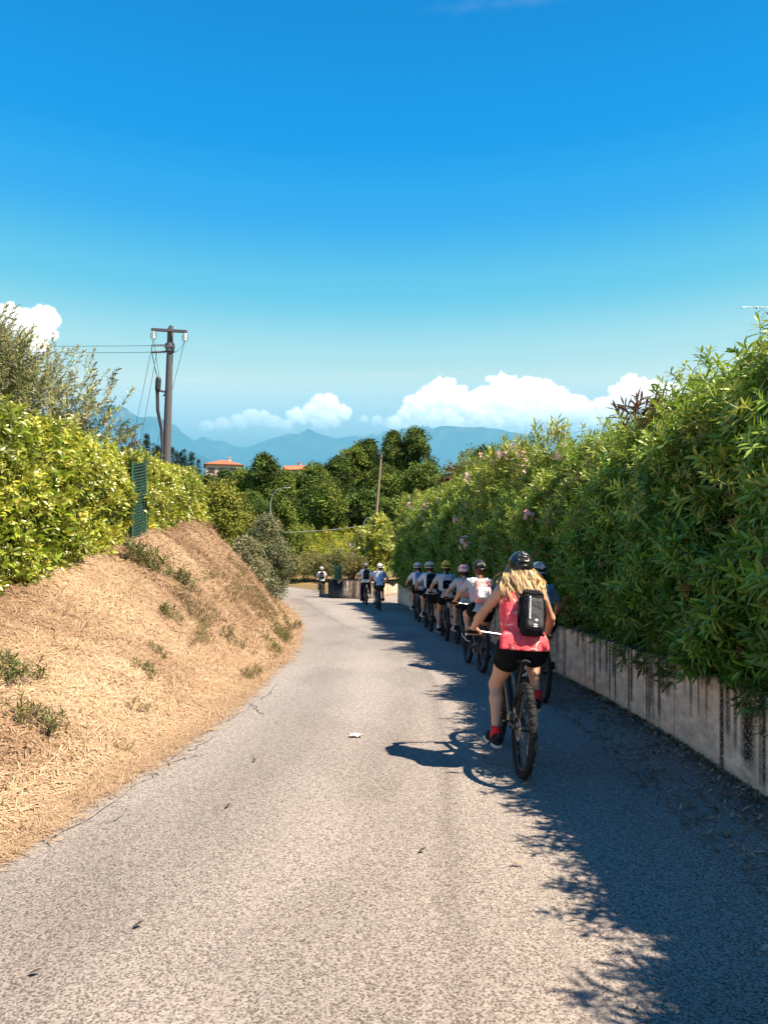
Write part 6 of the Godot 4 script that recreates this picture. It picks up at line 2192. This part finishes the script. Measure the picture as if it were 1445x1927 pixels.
func street_things() -> void:
	M.lamp_grey = mat(lin(0.30, 0.33, 0.31), 0.5, 0.5)
	M.wood_grey = mat(lin(0.30, 0.24, 0.18), 0.9, 0.0, 0.2)
	var at := V((507.0 - 722.5) / 1392.0 * 62.0, 0.0, 62.0)
	var root := thing("street_lamp", "curved arm street lamp on a thin grey post left of the vineyard", "street lamp", at)
	var mb := MB.new()
	mb.tube([Vector3.ZERO, Vector3(0.05, 4.6, 0), Vector3(0.10, 6.9, 0), Vector3(0.28, 7.7, 0), Vector3(0.70, 8.1, 0), Vector3(1.15, 8.22, 0)], [0.075, 0.06, 0.05, 0.045, 0.04, 0.035], 8)
	part("post", mb, M.lamp_grey, root)
	mb = MB.new()
	mb.rbox(Vector3(1.45, 8.23, 0), Vector3(0.62, 0.10, 0.22), 0.045, Basis(Vector3.BACK, 0.03), 4)
	part("lamp_head", mb, M.lamp_grey, root)
	at = V((683.0 - 722.5) / 1392.0 * 62.0, 1.2, 62.0)
	root = thing("street_lamp", "small bent street lamp beside the light green bush on the right", "street lamp", at)
	mb = MB.new()
	mb.tube([Vector3.ZERO, Vector3(0, 3.3, 0), Vector3(0.05, 4.0, 0), Vector3(0.22, 4.4, 0), Vector3(0.42, 4.52, 0)], [0.07, 0.055, 0.05, 0.045, 0.04], 8)
	part("post", mb, M.lamp_grey, root)
	mb = MB.new()
	mb.rbox(Vector3(0.55, 4.53, 0), Vector3(0.34, 0.09, 0.18), 0.04, Basis(Vector3.BACK, 0.1), 4)
	part("lamp_head", mb, M.lamp_grey, root)
	# wooden pole, with the cable slung from it across the vineyard
	at = V((706.0 - 722.5) / 1392.0 * 70.0, 1.0, 70.0)
	root = thing("wooden_pole", "plain leaning wooden pole in front of the tallest trees", "pole", at)
	mb = MB.new()
	mb.tube([Vector3(-0.2, -1.0, 0), Vector3(0.05, 5.0, 0), Vector3(0.58, 11.25, 0)], [0.15, 0.13, 0.09], 8)
	part("shaft", mb, M.wood_grey, root)
	mb = MB.new()
	mb.box(Vector3(0.55, 11.0, 0.1), Vector3(0.3, 0.06, 0.06), Basis.IDENTITY, 0.01)
	part("bracket", mb, M.steel, root)
	root = thing("overhead_cable", "pale cable stretched low across the top of the vineyard", "cable", V(-8.0, 4.5, 63.0))
	mb = MB.new()
	wire(mb, V((535.0 - 722.5) / 1392.0 * 63.0, 4.55, 63.0) - root.position, V((690.0 - 722.5) / 1392.0 * 63.0, 5.15, 63.0) - root.position, 0.12, 0.03)
	part("strand", mb, M.lamp_grey, root)
	# speed sign
	at = V((663.0 - 722.5) / 1392.0 * 48.0, 0.0, 48.0)
	root = thing("speed_sign", "round white speed limit sign reading 30 with a dark rim", "road sign", at)
	mb = MB.new()
	mb.tube([Vector3(0, 0, 0), Vector3(0, 3.3, 0)], 0.03, 8)
	part("post", mb, M.lamp_grey, root)
	mb = MB.new()
	mb.tube([Vector3(0, 3.05, 0.035), Vector3(0, 3.05, 0.055)], 0.24, 32)
	part("rim", mb, mat(lin(0.16, 0.03, 0.03), 0.5), root)
	mb = MB.new()
	mb.tube([Vector3(0, 3.05, 0.050), Vector3(0, 3.05, 0.0585)], 0.185, 32)
	part("face", mb, mat(lin(0.75, 0.72, 0.72), 0.5), root)
	var tm := TextMesh.new()
	tm.text = "30"
	var sf := SystemFont.new()
	sf.font_names = PackedStringArray(["Droid Sans"])
	sf.font_weight = 700
	tm.font = sf
	tm.font_size = 32
	tm.pixel_size = 0.0078
	tm.depth = 0.006
	var tx := part("number", tm, mat(lin(0.02, 0.02, 0.02), 0.6), root)
	tx.position = Vector3(0, 3.05, 0.062)
	# green mesh panel on the far wall
	at = V(-2.35, 0.92, 38.7)
	root = thing("mesh_panel", "grey green mesh screen standing on the far curved wall", "fence", at)
	mesh_screen(root, Vector3(-0.25, 0, 0), Vector3(0.15, 0, 0.0), 0.75, 7, 10)
	# green netting in the gap of the left hedge
	at = V(-4.40, bank(-4.4, 13.3), 13.3)
	root = thing("green_netting", "dark green netting on posts filling the gap in the laurel hedge", "fence", at)
	mesh_screen(root, Vector3(0.0, -0.15, 0.36), Vector3(0.0, 0.0, -0.38), 1.5, 14, 28)

func mesh_screen(root: Node3D, a: Vector3, b: Vector3, h: float, nx: int, ny: int) -> void:
	M.green_net = mat(lin(0.012, 0.055, 0.035), 0.7)
	var along := b - a
	var out := along.cross(Vector3.UP).normalized()
	var mb := MB.new()
	for i in nx + 1:
		var p := a + along * i / nx
		mb.tube([p + out * 0.01 * sin(i * 1.7), p + Vector3.UP * h * 0.5 + out * 0.02 * sin(i * 1.1), p + Vector3.UP * h], 0.007, 4, false)
	for k in ny + 1:
		var q := Vector3.UP * h * k / ny
		mb.tube([a + q + out * 0.012, a + along * 0.5 + q + out * 0.02, b + q + out * 0.012], 0.006, 4, false)
	part("net", mb, M.green_net, root)
	mb = MB.new()
	mb.box((a + b) * 0.5 + Vector3.UP * h * 0.5 - out * 0.03, Vector3(along.length(), h * 0.98, 0.006), Basis(along.normalized(), Vector3.UP, along.normalized().cross(Vector3.UP)))
	part("shade_cloth", mb, mat(lin(0.02, 0.07, 0.05), 0.9), root)
	for p: Vector3 in [a, b]:
		mb = MB.new()
		mb.tube([p - Vector3.UP * 0.2, p + Vector3.UP * (h + 0.06)], 0.024, 8)
		part("post", mb, mat(lin(0.02, 0.08, 0.05), 0.6), root)

func house(label: String, at: Vector3, size: Vector3, turn: float, wall_c: Color, hip: bool) -> void:
	var root := thing("house", label, "house", at)
	root.rotation.y = turn
	var wm := mat(wall_c, 0.95, 0.0, 0.2)
	var tile := mat(lin(0.46, 0.17, 0.095), 0.9, 0.0, 0.2)
	var mb := MB.new()
	mb.box(Vector3(0, size.y * 0.5 - 4.0, 0), Vector3(size.x, size.y + 8.0, size.z))
	var w := part("wall", mb, wm, root)
	var ov := 0.6
	var hx := size.x * 0.5 + ov
	var hz := size.z * 0.5 + ov
	var y0 := size.y
	var y1 := size.y + size.z * 0.20
	var rx := hx - hz * 0.9 if hip else hx
	mb = MB.new()
	var r0 := Vector3(-rx, y1, 0)
	var r1 := Vector3(rx, y1, 0)
	var c := [Vector3(-hx, y0, hz), Vector3(hx, y0, hz), Vector3(hx, y0, -hz), Vector3(-hx, y0, -hz)]
	mb.face([c[0], c[1], r1, r0], Vector3(0, 1, 1))
	mb.face([c[2], c[3], r0, r1], Vector3(0, 1, -1))
	mb.face([c[1], c[2], r1], Vector3(1, 1, 0))
	mb.face([c[3], c[0], r0], Vector3(-1, 1, 0))
	mb.face([c[0], c[1], c[2], c[3]], Vector3.DOWN)
	var rows := 18
	for sz: float in [-1.0, 1.0]:   # rows of barrel tiles running down the slope
		var n := int(size.x / 0.4)
		for i in n:
			var u := (i + 0.5) / n * 2.0 - 1.0
			var top_x: float = clampf(u * hx, -rx, rx)
			var t := 1.0 if absf(u * hx) <= rx else (hx - absf(u * hx)) / (hx - rx)
			mb.tube([Vector3(u * hx, y0 + 0.05, sz * hz), Vector3(u * hx, lerpf(y0, y1, t) + 0.05, sz * hz * (1.0 - t))], 0.13, 5, false)
	mb.tube([r0 + Vector3.UP * 0.06, r1 + Vector3.UP * 0.06], 0.18, 6)
	var rf := part("roof", mb, tile, root)
	mb = MB.new()
	mb.box(Vector3(size.x * 0.18, y1 + 0.3, -0.6), Vector3(0.7, 1.5, 0.7), Basis.IDENTITY, 0.03)
	mb.box(Vector3(size.x * 0.18, y1 + 1.12, -0.6), Vector3(0.95, 0.14, 0.95), Basis.IDENTITY, 0.02)
	part("chimney", mb, wm, rf)
	for i in int(size.x / 3.0):
		for sz: float in [-1.0, 1.0]:
			var x := -size.x * 0.5 + 1.5 + i * 3.0
			mb = MB.new()
			mb.box(Vector3(x, size.y - 1.7, sz * (size.z * 0.5 + 0.03)), Vector3(1.0, 1.4, 0.10), Basis.IDENTITY, 0.01)
			part("window", mb, mat(lin(0.04, 0.045, 0.05), 0.2), w)
			mb = MB.new()
			for s2: float in [-1.0, 1.0]: mb.box(Vector3(x + s2 * 0.72, size.y - 1.7, sz * (size.z * 0.5 + 0.05)), Vector3(0.42, 1.5, 0.06), Basis.IDENTITY, 0.01)
			part("shutter", mb, mat(lin(0.10, 0.07, 0.05), 0.8), w)

func small_things() -> void:
	var d := 215.0
	house("pinkish house with a low red tiled hip roof above the trees, left", V((421.0 - 722.5) / 1392.0 * d, 23.6, d), Vector3(10.0, 7.2, 8.0), 0.25, lin(0.62, 0.45, 0.36), true)
	d = 205.0
	house("house showing only its bright red tiled roof between the trees", V((556.0 - 722.5) / 1392.0 * d, 21.7, d), Vector3(5.2, 6.3, 7.5), -0.12, lin(0.52, 0.38, 0.30), false)
	# crumpled tissue on the road
	var root := thing("crumpled_paper", "small crumpled white paper lying on the sunlit road", "litter", V(-0.26, 0.018, 6.9))
	var mb := MB.new()
	var fn := FastNoiseLite.new()
	fn.frequency = 14.0
	fn.seed = 9
	for i in 15:
		for k in 11:
			var x := (i / 14.0 - 0.5) * 0.14
			var z := (k / 10.0 - 0.5) * 0.085
			var n := fn.get_noise_2d(x, z)
			mb.vert(Vector3(x + 0.012 * n, 0.022 + 0.022 * n + 0.02 * fn.get_noise_2d(x * 2.0 + 5.0, z * 2.0), z + 0.01 * fn.get_noise_2d(z, x)), Vector3.UP)
	grid_done(mb, 14, 10)
	part("sheet", mb, mat(lin(0.62, 0.61, 0.60), 0.9), root)
	root.scale = Vector3.ONE * 0.8
	# a few single leaves and chips on the tar
	var leaf := MB.new()
	leaf.leaf(Vector3.ZERO, Vector3(0.98, 0.12, 0.0).normalized(), Vector3.UP, 0.055, 0.026, -0.2, 0.35)
	var lm := leaf.mesh()
	var dark := mat(lin(0.05, 0.035, 0.025), 0.9)
	var pale := mat(lin(0.36, 0.31, 0.22), 0.9)
	var spots := [[-1.10, 3.24, 0, "dark leaf left of the middle, low on the sunlit road"], [-1.52, 2.88, 0, "left one of two dark leaves near the bottom left"], [-1.38, 2.87, 0, "right one of two dark leaves near the bottom left"], [-1.62, 2.62, 0, "dark leaf lowest at the left of the road"], [-1.04, 4.85, 0, "dark leaf on the road left of the paper"], [0.19, 4.10, 0, "small dark leaf close to the tar seam"], [1.55, 3.04, 1, "pale leaf lying alone in the wide shade, right"], [2.05, 6.6, 1, "pale leaf in the shade right of the rear wheel"], [1.62, 5.15, 1, "thin pale leaf in the shade behind the bicycle"], [1.92, 5.08, 1, "pale curled leaf nearest the wall stains"], [-1.05, 6.0, 0, "dark chip in the middle of the left lane"]]
	for q in spots:
		var o := part("dry_leaf", lm, pale if q[2] == 1 else dark)
		o.position = V(q[0], 0.022, q[1])
		o.rotation.y = rr(0, TAU)
		tag(o, q[3], "leaf", "single leaves on the road")

func _ready() -> void:
	rng.seed = 20240711
	bumps.seed = 4
	bumps.frequency = 0.02
	bumps.fractal_octaves = 3
	make_light()
	valley_haze()
	mountains()
	ground()
	road()
	walls()
	plant_kit()
	left_hedges()
	right_hedge()
	far_trees()
	grass_and_straw()
	utility_pole()
	street_things()
	riders()
	small_things()
